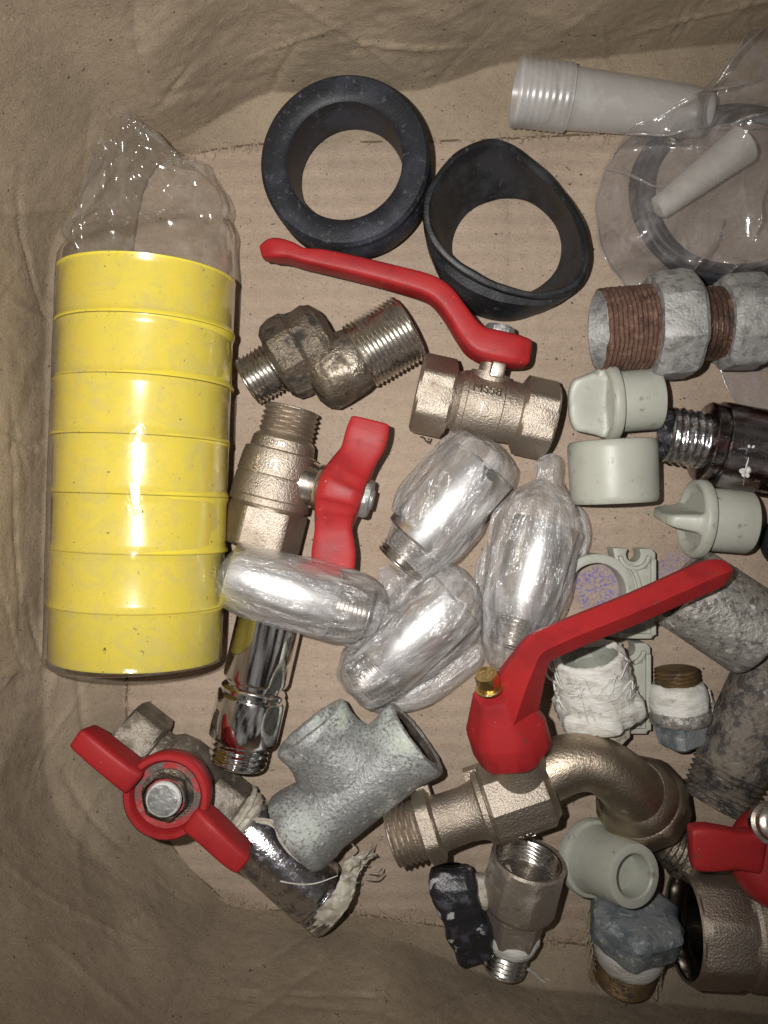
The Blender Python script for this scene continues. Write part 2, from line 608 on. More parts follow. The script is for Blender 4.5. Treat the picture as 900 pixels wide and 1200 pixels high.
def strand(mb, pts, r=0.012, sub=6, n=6):
    q = cr(pts, sub)
    P = [W(*a[:3]) for a in q]
    rings = []
    for i in range(len(P)):
        tan = (P[min(i + 1, len(P) - 1)] - P[max(i - 1, 0)]).normalized()
        up = Vector((0, 0, 1)) if abs(tan.z) < .9 else Vector((1, 0, 0))
        s_ = tan.cross(up).normalized()
        u2 = s_.cross(tan)
        rr = r * (1 - .6 * abs(2 * i / max(1, len(P) - 1) - 1) ** 3)
        rings.append([P[i] + (s_ * math.cos(2 * PI * j / n) + u2 * math.sin(2 * PI * j / n)) * rr for j in range(n)])
    mb.grid(rings, True, True, True)
    return mb


def bag(mb, secs, n=160, sub=20, amp=0.05, seed=1, long_=1.0, fold=0.0, zmin=0.012, close=True):
    """crumpled film tube; secs: (px, py, z, halfwidth px, halfheight world)"""
    q = cr(secs, sub)
    P = [W(a[0], a[1], a[2]) for a in q]
    rings = []
    L = 0.0
    for i, a in enumerate(q):
        if i:
            L += (P[i] - P[i - 1]).length
        tan = (P[min(i + 1, len(P) - 1)] - P[max(i - 1, 0)])
        tan.z = 0
        tan.normalize()
        side = tan.cross(Vector((0, 0, 1))).normalized()
        up = Vector((0, 0, 1))
        k = K(a[2])
        ring = []
        hw = max(a[3] * .91, 1.5) * k
        hh = max(a[4] * .93, .012)
        for j in range(n):
            an = 2 * PI * j / n
            c, s_ = math.cos(an), math.sin(an)
            base = P[i] + side * (hw * c) + up * (hh * s_)
            nn = (side * (c / hw) + up * (s_ / hh)).normalized()
            mean = (hw + hh) * .5
            pr = Vector((c * 1.7 * mean + seed * 5.1, s_ * 1.7 * mean + seed * 1.3, L * .42 * long_ + seed))
            w1 = ridged(pr * 1.5, 2) - .45
            pr2 = Vector((c * 4.5 * mean + seed * 2.7, s_ * 4.5 * mean, L * .6 * long_ + 4 + seed))
            w2 = ridged(pr2 * 1.8, 2) - .4
            pr3 = Vector((c * 4.6 * mean + seed, s_ * 4.6 * mean - seed, L * 2.1 * long_ + seed * 2.2)) + Vector((w1, -w1, w2)) * .3
            d = amp * (w1 * .7 + w2 * .25 + crump(pr3) * 1.2)
            d *= min(1.0, mean / .2)
            d = max(d, -.012)
            b = base + nn * d
            if fold:
                b += side * (fold * fbm(Vector((L * 2.2, seed, 0)), 2))
            b.z = max(b.z, zmin + .012 * abs(noise.noise(b * 9)))
            ring.append(b)
            mb.flow.append((L * .28 + seed * 1.7, c * mean * 1.15, s_ * mean * 1.15 + seed))
        rings.append(ring)
    mb.grid(rings, True, False, False)
    return mb


def text_mesh(mb, fr, s, t0, a0, size, r, depth=1.6, spin=0.0):
    """raised lettering bent round a casting: t along the axis, arc length round it"""
    cu = bpy.data.curves.new('lettering', 'FONT')
    cu.body = s
    cu.size = 1.0
    cu.extrude = 0.06
    cu.bevel_depth = 0.012
    cu.align_x = 'CENTER'
    cu.align_y = 'CENTER'
    o = bpy.data.objects.new('lettering', cu)
    col.objects.link(o)
    dg = bpy.context.evaluated_depsgraph_get()
    me = bpy.data.meshes.new_from_object(o.evaluated_get(dg))
    b = len(mb.v)
    cs, sn = math.cos(spin), math.sin(spin)
    for v in me.vertices:
        x, y = v.co.x * size, v.co.y * size
        x, y = x * cs - y * sn, x * sn + y * cs
        mb.v.append(fr.pt(t0 + x, r + v.co.z / .072 * depth, a0 - y / r))
    for p in me.polygons:
        mb.f.append(tuple(b + i for i in p.vertices))
    bpy.data.objects.remove(o)
    bpy.data.meshes.remove(me)
    bpy.data.curves.remove(cu)
    return mb


# ------------------------------------------------------------------ the cardboard box
box = thing('cardboard_box', 'open brown cardboard box with crumpled sides holding the plumbing parts', 'box', Vector((0, 0, 0)))
left_e = cr([(198, 187), (180, 200), (164, 240), (154, 330), (150, 560), (148, 830), (151, 880), (170, 940), (212, 1005), (262, 1054)], 14)
front_e = cr([(262, 1054), (290, 1063), (340, 1068), (430, 1073), (500, 1083), (600, 1098), (690, 1108), (800, 1122), (1030, 1150)], 16)
back_e = cr([(198, 187), (260, 174), (330, 168), (520, 165), (640, 160), (730, 156), (860, 152), (1030, 148)], 16)
right_e = [(1030, y) for y in range(148, 1151, 12)]


def folds(seed, n, ulen, vlen):
    rnd = random.Random(seed)
    out = []
    for i in range(n):
        a = rnd.uniform(0, PI)
        out.append((rnd.uniform(0, ulen), rnd.uniform(.1, vlen), math.cos(a), math.sin(a), rnd.uniform(.4, 1.6), rnd.choice((-1, 1)) * rnd.uniform(.012, .05), rnd.choice((.010, .014, .02, .035))))
    return out


def wall_panel(edge, outward, prof, seed, name, nv=110, h=4.2, extra=()):
    base = [W(x, y, 0) for x, y in edge]
    us = [0.0]
    for i in range(1, len(base)):
        us.append(us[-1] + (base[i] - base[i - 1]).length)
    # even resample
    N = 260
    bs, ns = [], []
    j = 0
    for i in range(N + 1):
        u = us[-1] * i / N
        while j < len(us) - 2 and us[j + 1] < u:
            j += 1
        t = (u - us[j]) / max(1e-6, us[j + 1] - us[j])
        bs.append(base[j].lerp(base[j + 1], t))
    fl = folds(seed, 40, us[-1], 2.6)
    rn = random.Random(seed + 500)
    tents = []
    for i in range(26):
        a_ = rn.uniform(0, PI)
        tents.append((rn.uniform(0, us[-1]), rn.uniform(.2, 2.6), math.cos(a_), math.sin(a_), rn.uniform(.8, 2.4), rn.choice((-1, 1)) * rn.uniform(.015, .045), rn.uniform(.2, .7)))
    rings = []
    vs = [(i / nv) ** 1.35 for i in range(nv + 1)]
    for v in vs:
        row = []
        for i in range(N + 1):
            u = us[-1] * i / N
            b = bs[i]
            off, z = prof(b, v * h)
            o = outward(b, u / us[-1])
            p = b + o * off + Vector((0, 0, z))
            vv = math.hypot(off, z)
            d = 0
            for (fu, fv, ca, sa, ln, am, wd) in fl:
                du, dv = u - fu, vv - fv
                al = du * ca + dv * sa
                if abs(al) > ln:
                    continue
                pe = abs(-du * sa + dv * ca)
                if pe > 6 * wd:
                    continue
                d += am * math.exp(-pe / wd) * (1 - (al / ln) ** 2)
            for (fu, fv, ca, sa, ln, am, wd) in tents:
                du, dv = u - fu, vv - fv
                al = du * ca + dv * sa
                pe = abs(-du * sa + dv * ca)
                if abs(al) < ln and pe < wd:
                    d += am * (1 - pe / wd) * (1 - abs(al) / ln)
            q = Vector((u, vv, seed * 3.7))
            d += .03 * fbm(q * .8, 2) + .012 * (ridged(q * 1.4, 3) - .5) + (.016 if seed == 23 else .006) * (ridged(Vector((q.x * 3.2 + .8 * q.y, q.y * 6 - q.x * 1.5, q.z)), 2) - .5)
            d *= sstep(0, .3, vv) * sstep(0, .5, u) * sstep(0, .5, us[-1] - u) * lerp(.35, 1, sstep(.1, .9, vv))
            p += -o * d * .9 + Vector((0, 0, d * .5))
            row.append(p)
        rings.append(row)
    mb = MB()
    mb.grid(rings, False)
    return mb.build(name, MT['wall'], box, sharp=180)


def prof_left(b, s_):
    y = 600 - b.y * 100
    a = lerp(.5, .62, sstep(200, 400, y)) * (1 - .55 * sstep(900, 1060, y))
    if s_ < 1.05:
        t = s_ / 1.05
        return a * t, .85 * t * (.8 + .2 * t)
    t = s_ - 1.05
    return a + .10 * t, .85 + t


def prof_front(b, s_):
    x = 450 + b.x * 100
    a = lerp(.06, .42, sstep(430, 620, x))
    zz = lerp(.3, .24, sstep(430, 620, x))
    if s_ < .5:
        t = s_ / .5
        return a * t, zz * t
    t = s_ - .5
    return a + .10 * t, zz + t


def prof_back(b, s_):
    x = 450 + b.x * 100
    a = lerp(.06, .52, sstep(215, 330, x))
    zz = lerp(.26, .15, sstep(215, 330, x))
    a += .26 * sstep(480, 600, x) + .15 * sstep(700, 900, x)
    zz += .04 * sstep(480, 600, x)
    if s_ < .55:
        t = s_ / .55
        return a * t, zz * t
    t = s_ - .55
    return a + .07 * t, zz + t


def mixdir(d0, d1):
    return lambda b, q: (d0 * (1 - q) + d1 * q).normalized()


dl = Vector((-1, 0, 0))
db = Vector((0, 1, 0))
df = Vector((0, -1, 0))
diag_tl = (dl + db).normalized()
diag_bl = (dl + df).normalized()


def out_left(b, q):
    if q < .12:
        return diag_tl.lerp(dl, q / .12).normalized()
    if q > .8:
        return dl.lerp(diag_bl, (q - .8) / .2).normalized()
    return dl


def out_front(b, q):
    return diag_bl.lerp(df, min(1, q / .16)).normalized()


def out_back(b, q):
    return diag_tl.lerp(db, min(1, q / .12)).normalized()


def corner_left(b, s_):
    o, z = prof_left(b, s_)
    y = 600 - b.y * 100
    f = sstep(330, 186, y)
    o2, z2 = prof_back(Vector((-2.5, 4.1, 0)), s_)
    f2 = sstep(900, 1062, y)
    o3, z3 = prof_front(Vector((-2, -4.6, 0)), s_)
    o, z = lerp(o, o2, f), lerp(z, z2, f)
    return lerp(o, o3, f2), lerp(z, z3, f2)


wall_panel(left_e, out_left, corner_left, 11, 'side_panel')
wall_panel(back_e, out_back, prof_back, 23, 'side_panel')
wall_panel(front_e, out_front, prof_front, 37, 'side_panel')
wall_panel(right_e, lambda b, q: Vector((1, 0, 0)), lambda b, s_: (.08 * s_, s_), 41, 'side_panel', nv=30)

# bottom sheet with shallow pressed lines
mb = MB()
rows = []
for j in range(241):
    y = -6.0 + 11.2 * j / 240
    row = []
    for i in range(181):
        x = -4.0 + 9.9 * i / 180
        z = .02 * fbm(Vector((x * .8, y * .8, 2)), 3)
        for (x0, wd, am, ya, yb) in ((1.50, .025, -.03, -6, 5), (1.80, .06, .014, -6, 5), (-1.1, .05, .008, -6, 5)):
            z += am * math.exp(-((x - x0 + .02 * noise.noise(Vector((0, y, x0)))) / wd) ** 2)
        row.append(Vector((x, y, z - .012)))
    rows.append(row)
mb.grid(rows, False)
mb.build('bottom_panel', MT['floor'], box, sharp=180)

# dark strips standing in for shade in the grooves where the sides fold up
def fold_shade(run):
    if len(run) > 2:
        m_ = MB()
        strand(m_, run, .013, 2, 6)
        m_.build('fold_shade_strip', MT['fold_shade'], box)


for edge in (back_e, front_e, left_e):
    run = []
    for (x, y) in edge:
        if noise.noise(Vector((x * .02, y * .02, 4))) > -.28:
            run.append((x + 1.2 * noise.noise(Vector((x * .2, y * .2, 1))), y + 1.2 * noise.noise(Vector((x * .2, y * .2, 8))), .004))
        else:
            fold_shade(run)
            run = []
    fold_shade(run)

# frayed paper along the bottom folds
mb = MB()
rnd = random.Random(5)


def fray(mb, edge, n, spread, ln, zt=.05):
    for i in range(n):
        x, y = rnd.choice(edge)
        x += rnd.uniform(-spread, spread)
        y += rnd.uniform(-spread, spread)
        a = rnd.uniform(0, 2 * PI)
        l = rnd.uniform(.4, 1) * ln
        strand(mb, [(x, y, .015), (x + l * .5 * math.cos(a), y + l * .5 * math.sin(a), zt * rnd.uniform(.4, 1)), (x + l * math.cos(a + .4), y + l * math.sin(a + .4), .02)], rnd.uniform(.005, .012), 3, 5)


fray(mb, [p for p in front_e if 260 < p[0] < 720], 190, 2.5, 11)
fray(mb, [p for p in back_e if 200 < p[0] < 320 or 620 < p[0] < 740], 46, 4, 13)
fray(mb, [p for p in back_e if 200 < p[0] < 740], 90, 1.6, 8)
fray(mb, [p for p in left_e if 780 < p[1] < 850], 22, 3, 12)
fray(mb, [(470, 1077), (480, 1078), (300, 1062), (250, 1050), (640, 1103), (680, 1107)], 30, 5, 14)
o = mb.build('torn_fibre', MT['fibre'], box)
tag(o, kind='stuff')

# ------------------------------------------------------------------ yellow reels in clear film
axY = Fr((174, 325), (160, 771), .94, .92)
NR = 7
segL = axY.n / NR
labs = ['topmost yellow plastic reel of the stack, next to the crumpled bag neck',
        'second yellow plastic reel from the top of the film-wrapped stack',
        'third yellow plastic reel from the top of the film-wrapped stack',
        'middle yellow plastic reel of the film-wrapped stack of seven',
        'third yellow plastic reel from the bottom of the film-wrapped stack',
        'second yellow plastic reel from the bottom of the stack, smudged with dirt',
        'bottom yellow plastic reel of the stack, nearest the valve seen from above']
for i in range(NR):
    t0 = i * segL
    t1 = t0 + segL
    r = lerp(98.6, 96.6, i / 6)
    sh = axY.u * (.012 * math.sin(i * 2.1))
    f = Fr((174, 325), (160, 771), .94, .92)
    f.o = f.o + sh
    mb = MB()
    prof = [(t0 + 6, 0), (t0 + 6, r - 16), (t0 + .2, r - 12), (t0 + .2, r + 1.2), (t0 + 1, r + 2.2), (t0 + 3, r + 1.7), (t0 + 6, r + .5), (t0 + 10, r - .1), (t1 - 10, r), (t1 - 6.5, r + .6), (t1 - 4.0, r + 1.9), (t1 - 1.4, r + 3.0), (t1 - .1, r + 2.2), (t1 - .3, r - 6), (t1 - 1, r - 14), (t1 - 4, r - 16), (t1 - 4, 0)]
    if i == 6:
        prof = prof[:7] + [(t1 - 4, r - .2), (t1 - 1, r - 2), (t1, r - 6), (t1, r - 14), (t1 - 4, r - 16), (t1 - 4, 0)]
    lathe(mb, f, prof, 96)
    o = mb.build('plastic_reel', MT['yellow'], None, sharp=40)
    tag(o, labs[i], 'reel', 'yellow plastic reels stacked in clear film')

# the clear bag round them
mb = MB()
secs = [(140, 128, 1.05, 3, .02), (141, 134, 1.05, 20, .05), (141, 150, 1.02, 34, .09), (147, 172, .98, 44, .12), (152, 195, .94, 47, .15), (160, 215, .90, 64, .20), (170, 240, .86, 86, .28), (173, 265, .86, 94, .42), (174, 285, .90, 98, .68), (174, 308, .935, 98.5, .88), (174, 332, .94, 100, .905), (171, 400, .94, 100, .906), (168, 480, .94, 100, .906), (165, 560, .935, 100, .906), (162, 640, .935, 99.6, .904), (160, 720, .93, 99.4, .9), (158.5, 760, .93, 99.2, .9), (158, 772, .93, 99, .895), (158, 778, .93, 84, .7), (158, 779, .93, 40, .3)]
q = cr(secs, 12)
rings = []
n = 130
Lp = 0
for i, a in enumerate(q):
    c = W(a[0], a[1], a[2])
    tan = (W(*q[min(i + 1, len(q) - 1)][:3]) - W(*q[max(0, i - 1)][:3])).normalized()
    side = tan.cross(Vector((0, 0, 1))).normalized()
    wild = 1 - sstep(262, 312, a[1])
    ring = []
    for j in range(n):
        an = 2 * PI * j / n
        cc, ss = math.cos(an), math.sin(an)
        hw, hh = a[3] * K(a[2]), a[4]
        p = c + side * hw * cc + Vector((0, 0, hh * ss))
        nn = (side * cc / max(hw, .05) + Vector((0, 0, ss / max(hh, .05)))).normalized()
        # loose neck creases, tight body with the seams between reels just showing through
        pr = Vector((cc * 1.5, ss * 1.5, a[1] * .012))
        crumple = wild * (.10 * (ridged(pr * .8 + Vector((9, 2, 1)), 2) - .5) + .26 * crump(pr * 1.5 + Vector((2, 5, 1))))
        p += side * (cc * wild * .16 * noise.noise(Vector((a[1] * .035, cc * .8, 3))))
        tight = (1 - wild) * (.006 * (ridged(Vector((cc * 3, ss * 3, a[1] * .02)), 2) - .4) + .022 * math.exp(-((an - 5.86 + .05 * math.sin(a[1] * .03)) / .035) ** 2) + .02 * math.exp(-((an - .42) / .03) ** 2))
        p += nn * (crumple + tight)
        p.z = max(p.z, .02)
        ring.append(p)
    rings.append(ring)
mb.grid(rings, True)
o = mb.build('plastic_bag', MT['film_clear'], None, sharp=180)
tag(o, 'clear film bag stretched over the yellow reels with a crumpled open neck', 'plastic bag')

# ------------------------------------------------------------------ black rubber rings
r0 = W(413, 213, .15)
r1 = W(403, 187, .76)
f = axis(r0, r1 - r0, 1.0)
H = (r1 - r0).length
mb = MB()
prof = [(0, .60), (0, .90), (.05, .925), (H - .20, .93), (H - .16, .90), (H - .13, .895), (H - .11, .925), (H - .04, .925), (H, .89), (H + .006, .80), (H, .675), (H - .03, .635), (H - .12, .618), (.05, .60)]
lathe(mb, f, prof + [prof[0]], 110)
o = mb.build('rubber_ring', MT['rubber_dusty'], None, sharp=38)
tag(o, 'round black rubber ring with a flat dusty face by the back box side', 'rubber ring', 'black rubber rings')

rim = [(568, 164), (595, 167), (616, 180), (651, 211), (681, 254), (692, 297), (684, 328), (664, 343), (632, 349), (600, 344), (568, 333), (533, 312), (512, 291), (499, 267), (497, 240), (507, 211), (533, 180)]
rimz = [.66, .66, .64, .62, .58, .52, .46, .46, .5, .54, .58, .62, .64, .66, .68, .68, .67]
R_ = crc([(a[0], a[1], z) for a, z in zip(rim, rimz)], 8)
n = len(R_)
cc = (592, 262)
top = []
for a in R_:
    top.append((math.atan2(-(a[1] - 285), a[0] - 594), a))


def resample(curve, m=140, c=(592, 262)):
    # sort by angle about c
    pts = sorted((math.atan2(-(a[1] - c[1]), a[0] - c[0]), a) for a in curve)
    out = []
    N = len(pts)
    for i in range(m):
        an = -PI + 2 * PI * i / m
        k_ = 0
        while k_ < N and pts[k_][0] < an:
            k_ += 1
        a0 = pts[(k_ - 1) % N]
        a1 = pts[k_ % N]
        d = (a1[0] - a0[0]) % (2 * PI)
        t = ((an - a0[0]) % (2 * PI)) / d if d > 1e-6 else 0
        out.append(tuple(lerp(x, y, t) for x, y in zip(a0[1], a1[1])))
    return out


T = resample(R_)
m = len(T)
angs = [-PI + 2 * PI * i / m for i in range(m)]
Tw = [W(*a) for a in T]
Bo = [W(592 + 82 * math.cos(a), 297 - 80 * math.sin(a), .0) for a in angs]
Bi = [W(594 + 64 * math.cos(a), 290 - 57 * math.sin(a), .0) for a in angs]
ctr = sum(Tw, Vector()) / m


def shrink(ring, c, d, dz):
    return [p + (c - p) * (d / max(.05, (c - p).length)) + Vector((0, 0, dz)) for p in ring]


rings = []
Ti = shrink(Tw, ctr, .085, -.02)
rings.append(Bi)
for q_ in (.12, .3, .5, .7, .88):
    bulge = .03 * math.sin(q_ * PI)
    rings.append([b.lerp(t, q_) + (ctr - b.lerp(t, q_)).normalized() * (-bulge) for b, t in zip(Bi, Ti)])
rings.append(Ti)
rings.append(shrink(Tw, ctr, .055, .015))
rings.append(shrink(Tw, ctr, .02, .012))
rings.append(Tw)
rings.append(shrink(Tw, ctr, -.012, -.05))
rings.append(shrink(Tw, ctr, .012, -.10))
for q_ in (.75, .5, .25, .08):
    rings.append([b.lerp(t, q_) + (b - Vector((ctr.x, ctr.y, b.z))).normalized() * (.05 * math.sin(q_ * PI)) for b, t in zip(Bo, Tw)])
rings.append(Bo)
rings.append(Bi)
mb = MB()
mb.grid(rings)
o = mb.build('rubber_ring', MT['rubber'], None, sharp=40, disp=[(.02, 2.2)])
tag(o, 'squashed black rubber cuff with a wavy lip beside the bent red lever', 'rubber ring', 'black rubber rings')

# ------------------------------------------------------------------ lever ball valve
root = thing('ball_valve', 'nickel ball valve with a long bent red lever lying below the rubber rings', 'ball valve', W(567, 478, 0))
f = Fr((488, 459), (646, 494), .46, .44)
L = f.n
mb = MB()
h1 = hexa(0, 41, 42, PI / 6 + .10)
h2 = hexa(L - 40, L, 42, PI / 6 + .10)
prof = [(30, 0), (30, 24), (2, 26), (0, 30)] + h1 + [(42, 35), (46, 33.5), (50, 36.5), (56, 37.5), (57, 36.5), (60, 36.8), (80, 38), (98, 37.5), (99.5, 36.3), (101, 37), (L - 44, 36), (L - 42, 36)] + h2 + [(L, 30), (L - 2, 26), (L - 30, 24), (L - 30, 0)]
lathe(mb, f, prof, 72)
mb.build('body', MT['nickel'], root, sharp=25)
# stem neck
fs = Fr((567, 470), (586, 392), .46, .56)
mb = MB()
lathe(mb, fs, [(0, 34), (14, 30), (22, 26), (24, 24), (34, 23), (34, 15), (60, 15), (60, 0)], 48)
mb.build('stem', MT['nickel'], root)
mb = MB()
c = fs.pt(38, 20, PI / 2 + .25)
mb.box(c, fs.x * .09, fs.u * .08, fs.v * .07)
mb.build('stop_lug', MT['nickel_smooth'], root, bevel=.02)
mb = MB()
sweep(mb, [(310, 297, .62, 17, 24), (322, 294, .63, 24, 34), (340, 297, .62, 21, 38), (356, 303, .62, 18, 38), (380, 307, .62, 22, 38), (420, 316, .62, 23, 40), (460, 326, .62, 24, 40), (498, 337, .62, 26, 42), (517, 348, .62, 27, 42), (533, 368, .61, 27, 44), (548, 390, .60, 30, 46), (562, 403, .59, 36, 50), (582, 409, .58, 37, 54), (602, 413, .58, 36, 52), (615, 415, .58, 32, 44)], p=4.5, sub=8)
lev = mb.build('lever', MT['red'], root, sharp=50)
mb = MB()
lathe(mb, Fr((582, 404), (588, 378), .57, .58), hexa(4, 22, 16) + [(22, 0)], 48)
mb.build('nut', MT['bolt'], root)
mb = MB()
text_mesh(mb, f, 'MS58', 77, PI / 2 - .36, 15, 37.6, 1.2)
mb.build('cast_lettering', MT['nickel_smooth'], root)
mb = MB()
text_mesh(mb, f, '<', 76, PI / 2 + .16, 20, 37.8, 1.2, -1.2)
mb.build('cast_arrow', MT['nickel_smooth'], root)

# ------------------------------------------------------------------ eccentric connector, grimy
root = thing('eccentric_connector', 'grimy offset brass connector with two threaded ends below the red lever', 'pipe connector', W(385, 415, 0))
dx, dy = .866, -.5
fa = Fr((289, 449), (289 + 100 * dx, 449 + 100 * dy), .42, .44)
mb = MB()
lathe(mb, fa, [(20, 0), (20, 22), (0, 24), (0, 27)] + thr(1, 42, 31, 5.2, 3.4, 1), 72)
mb.build('thread', MT['steel_thread'], root, sharp=50)
mb = MB()
lathe(mb, fa, [(38, 28), (40, 40)] + [(46, 45, {'N': 8, 'rmax': 49}), (58, 47, {'N': 8, 'rmax': 51}), (72, 47, {'N': 8, 'rmax': 52}), (78, 43, {'N': 8, 'rmax': 47})] + [(86, 45), (98, 46), (108, 42), (116, 30), (118, 0)], 80)
mb.build('lock_nut', MT['grime'], root, sharp=20, disp=[(.022, 4), (.018, 12)])
fb = Fr((480 - 130 * dx, 384 - 130 * dy), (480, 384), .45, .47)
mb = MB()
lathe(mb, fb, [(-6, 0), (-4, 22), (2, 33), (12, 40), (24, 42), (40, 41.5), (52, 40), (60, 38), (66, 36), (67, 0)], 72)
mb.build('body', MT['dirty_brass'], root, sharp=50, disp=[(.04, 2.5), (.015, 9)])
mb = MB()
lathe(mb, fb, thr(62, 130, 41.5, 5.4, 3.6, 0) + [(131, 36), (131, 30), (100, 29), (100, 0)], 80)
mb.build('thread', MT['steel_thread'], root, sharp=50)

# ------------------------------------------------------------------ red butterfly valve (lying on its side)
root = thing('butterfly_valve', 'nickel valve with a side-on red butterfly handle beside the yellow reels', 'ball valve', W(320, 570, 0), None)
f = Fr((343, 478), (303, 641), .49, .47)
L = f.n
mb = MB()
prof = [(30, 0), (30, 22), (0, 24), (0, 28)] + thr(1, 33, 33.5, 6, 3.8, .8) + [(34, 30), (36, 33), (40, 36.5), (50, 38), (52, 38), (54, 42.5), (62, 44), (82, 46), (83.5, 44.8), (86, 46), (108, 47), (109, 45.8), (110, 47), (117, 47), (118.5, 43)] + hexa(119, L, 42.5, PI / 6 - .12) + [(L, 32), (L - 3, 29), (L - 35, 28), (L - 35, 0)]
lathe(mb, f, prof, 72)
mb.build('body', MT['nickel'], root, sharp=25)
fs = Fr((330, 560), (434, 586), .49, .60)
mb = MB()
lathe(mb, fs, [(0, 38), (20, 32), (34, 28), (44, 25), (50, 22), (62, 21), (62, 10), (100, 10)], 48)
lathe(mb, fs, [(44, 27), (46, 28), (49, 28), (50, 26)], 48)
mb.build('stem', MT['nickel_smooth'], root)
mb = MB()
c = fs.pt(56, 20, PI / 2 + .2)
mb.box(c, fs.x * .06, fs.u * .075, fs.v * .06)
mb.build('stop_lug', MT['nickel_smooth'], root, bevel=.015)
mb = MB()
sweep(mb, [(434, 494, .74, 46, 13), (431, 506, .74, 50, 15), (427, 519, .73, 50, 17), (421, 533, .71, 46, 26), (413, 547, .66, 50, 54), (405, 562, .62, 55, 72), (399, 578, .61, 56, 76), (395, 594, .62, 54, 70), (392, 608, .66, 47, 50), (391, 620, .70, 44, 26), (391, 633, .72, 48, 17), (391, 648, .72, 52, 15), (391, 666, .72, 50, 13)], p=4.5, sub=8)
mb.build('butterfly_handle', MT['red'], root, sharp=50)
mb = MB()
lathe(mb, Fr((416, 581), (437, 586), .61, .63), [(0, 26), (3, 26)] + hexa(3, 19, 21, .3) + [(19, 12), (22, 11), (22, 0)], 48)
mb.build('nut', MT['bolt'], root)
mb = MB()
for (s_, t_, a_, z_, r_) in (('F', 68, .42, 16, 44.6), ('8', 80, .42, 13, 45.5), ('n', 68, -.0, 22, 44.8), ('o', 96, .28, 12, 46.6), ('ooo', 45, .05, 11, 37.4)):
    mb = MB()
    text_mesh(mb, f, s_, t_, PI / 2 + a_, z_, r_, 1.5, PI / 2)
    mb.build('cast_letter', MT['nickel_smooth'], root)

# ------------------------------------------------------------------ chrome extension under it
root = thing('chrome_extension', 'two-step bare chrome extension piece with threaded lower end beside the yellow reels', 'pipe extension', W(300, 800, 0))
f = Fr((330, 665), (277, 895), .46, .44)
L = f.n
mb = MB()
lathe(mb, f, [(0, 0), (0, 36), (3, 38.5), (132, 38.5), (136, 37), (137, 33), (141, 32.5), (143, 36), (146, 38), (150, 37.5), (151, 35.5), (153, 40), (156, 41), (201, 41), (205, 39.5), (206, 33)], 90)
mb.build('body', MT['chrome'], root, sharp=35)
mb = MB()
lathe(mb, f, [(205, 34)] + thr(206, L - 2, 35, 6.5, 3.4) + [(L, 31), (L, 25), (L - 25, 24), (L - 25, 0)], 72)
mb.build('thread', MT['chrome'], root, sharp=50)


# ------------------------------------------------------------------ film-wrapped chrome extensions
def wrapped(label, pa, pb, za, zb, tl, rt, rb, secs, seed, amp=.05, thread_at_a=True, extra=None, hollow=False, mat_='film_milky'):
    o = thing('wrapped_extension', label, 'pipe extension', W((pa[0] + pb[0]) / 2, (pa[1] + pb[1]) / 2, 0), 'chrome extension pieces in milky film')
    f = Fr(pa, pb, za, zb)
    L = f.n
    mb = MB()
    lathe(mb, f, [(25, 0), (25, rt - 9), (0, rt - 8), (0, rt - 4)] + thr(1, tl, rt, 5.2, 3.2, .6) + [(tl, 0)], 72)
    mb.build('thread', MT['steel_thread'] if mat_ == 'film_milky' else MT['chrome'], o, sharp=50)
    mb = MB()
    lathe(mb, f, [(tl - 1, 0), (tl - 1, rb - 4), (tl + 1, rb - 1), (tl + 3, rb), (L - 3, rb), (L, rb - 2), (L, rb - 9), (L - 30, rb - 10), (L - 30, 0)], 80)
    mb.build('body', MT['chrome_satin'], o, sharp=40)
    mb = MB()
    bag(mb, secs, amp=amp, seed=seed)
    if extra:
        for (s2, sd, am) in extra:
            bag(mb, s2, n=70, sub=12, amp=am, seed=sd)
    mb.build('wrapping_film', MT[mat_], o, sharp=180)
    return o


wrapped('film-wrapped chrome piece lying across the bare chrome extension below the butterfly valve', (430, 720), (268, 672), .78, .92, 42, 33, 40,
        [(446, 724, .76, 22, .18), (440, 722, .77, 30, .30), (425, 716, .79, 42, .40), (390, 706, .82, 47, .44), (350, 696, .86, 49, .45), (310, 685, .90, 47, .45), (280, 676, .92, 43, .42), (264, 671, .93, 30, .3), (258, 669, .93, 8, .08)], 3, .07,
        extra=[([(398, 738, .5, 6, .03), (412, 744, .5, 16, .07), (426, 738, .5, 20, .09), (440, 722, .55, 18, .07), (447, 706, .6, 8, .03)], 21, .07), ([(270, 700, .7, 5, .03), (284, 712, .66, 12, .06), (305, 722, .62, 14, .07), (330, 736, .6, 12, .05), (346, 748, .56, 5, .02)], 22, .06)])
wrapped('film-wrapped chrome piece with a bare thread poking out below the lever valve', (466, 661), (566, 545), .40, .46, 34, 32, 43,
        [(474, 655, .40, 35, .33), (485, 643, .42, 42, .38), (500, 626, .43, 51, .43), (512, 604, .44, 56, .46), (528, 580, .45, 55, .47), (545, 560, .45, 54, .47), (560, 542, .45, 52, .46), (571, 530, .45, 46, .4), (577, 522, .44, 26, .2), (580, 518, .44, 10, .08)], 5, .085,
        extra=[([(450, 664, .18, 8, .04), (458, 682, .2, 22, .12), (468, 700, .18, 30, .14), (500, 690, .18, 36, .14), (530, 680, .16, 22, .1), (545, 670, .14, 6, .04)], 8, .09)])
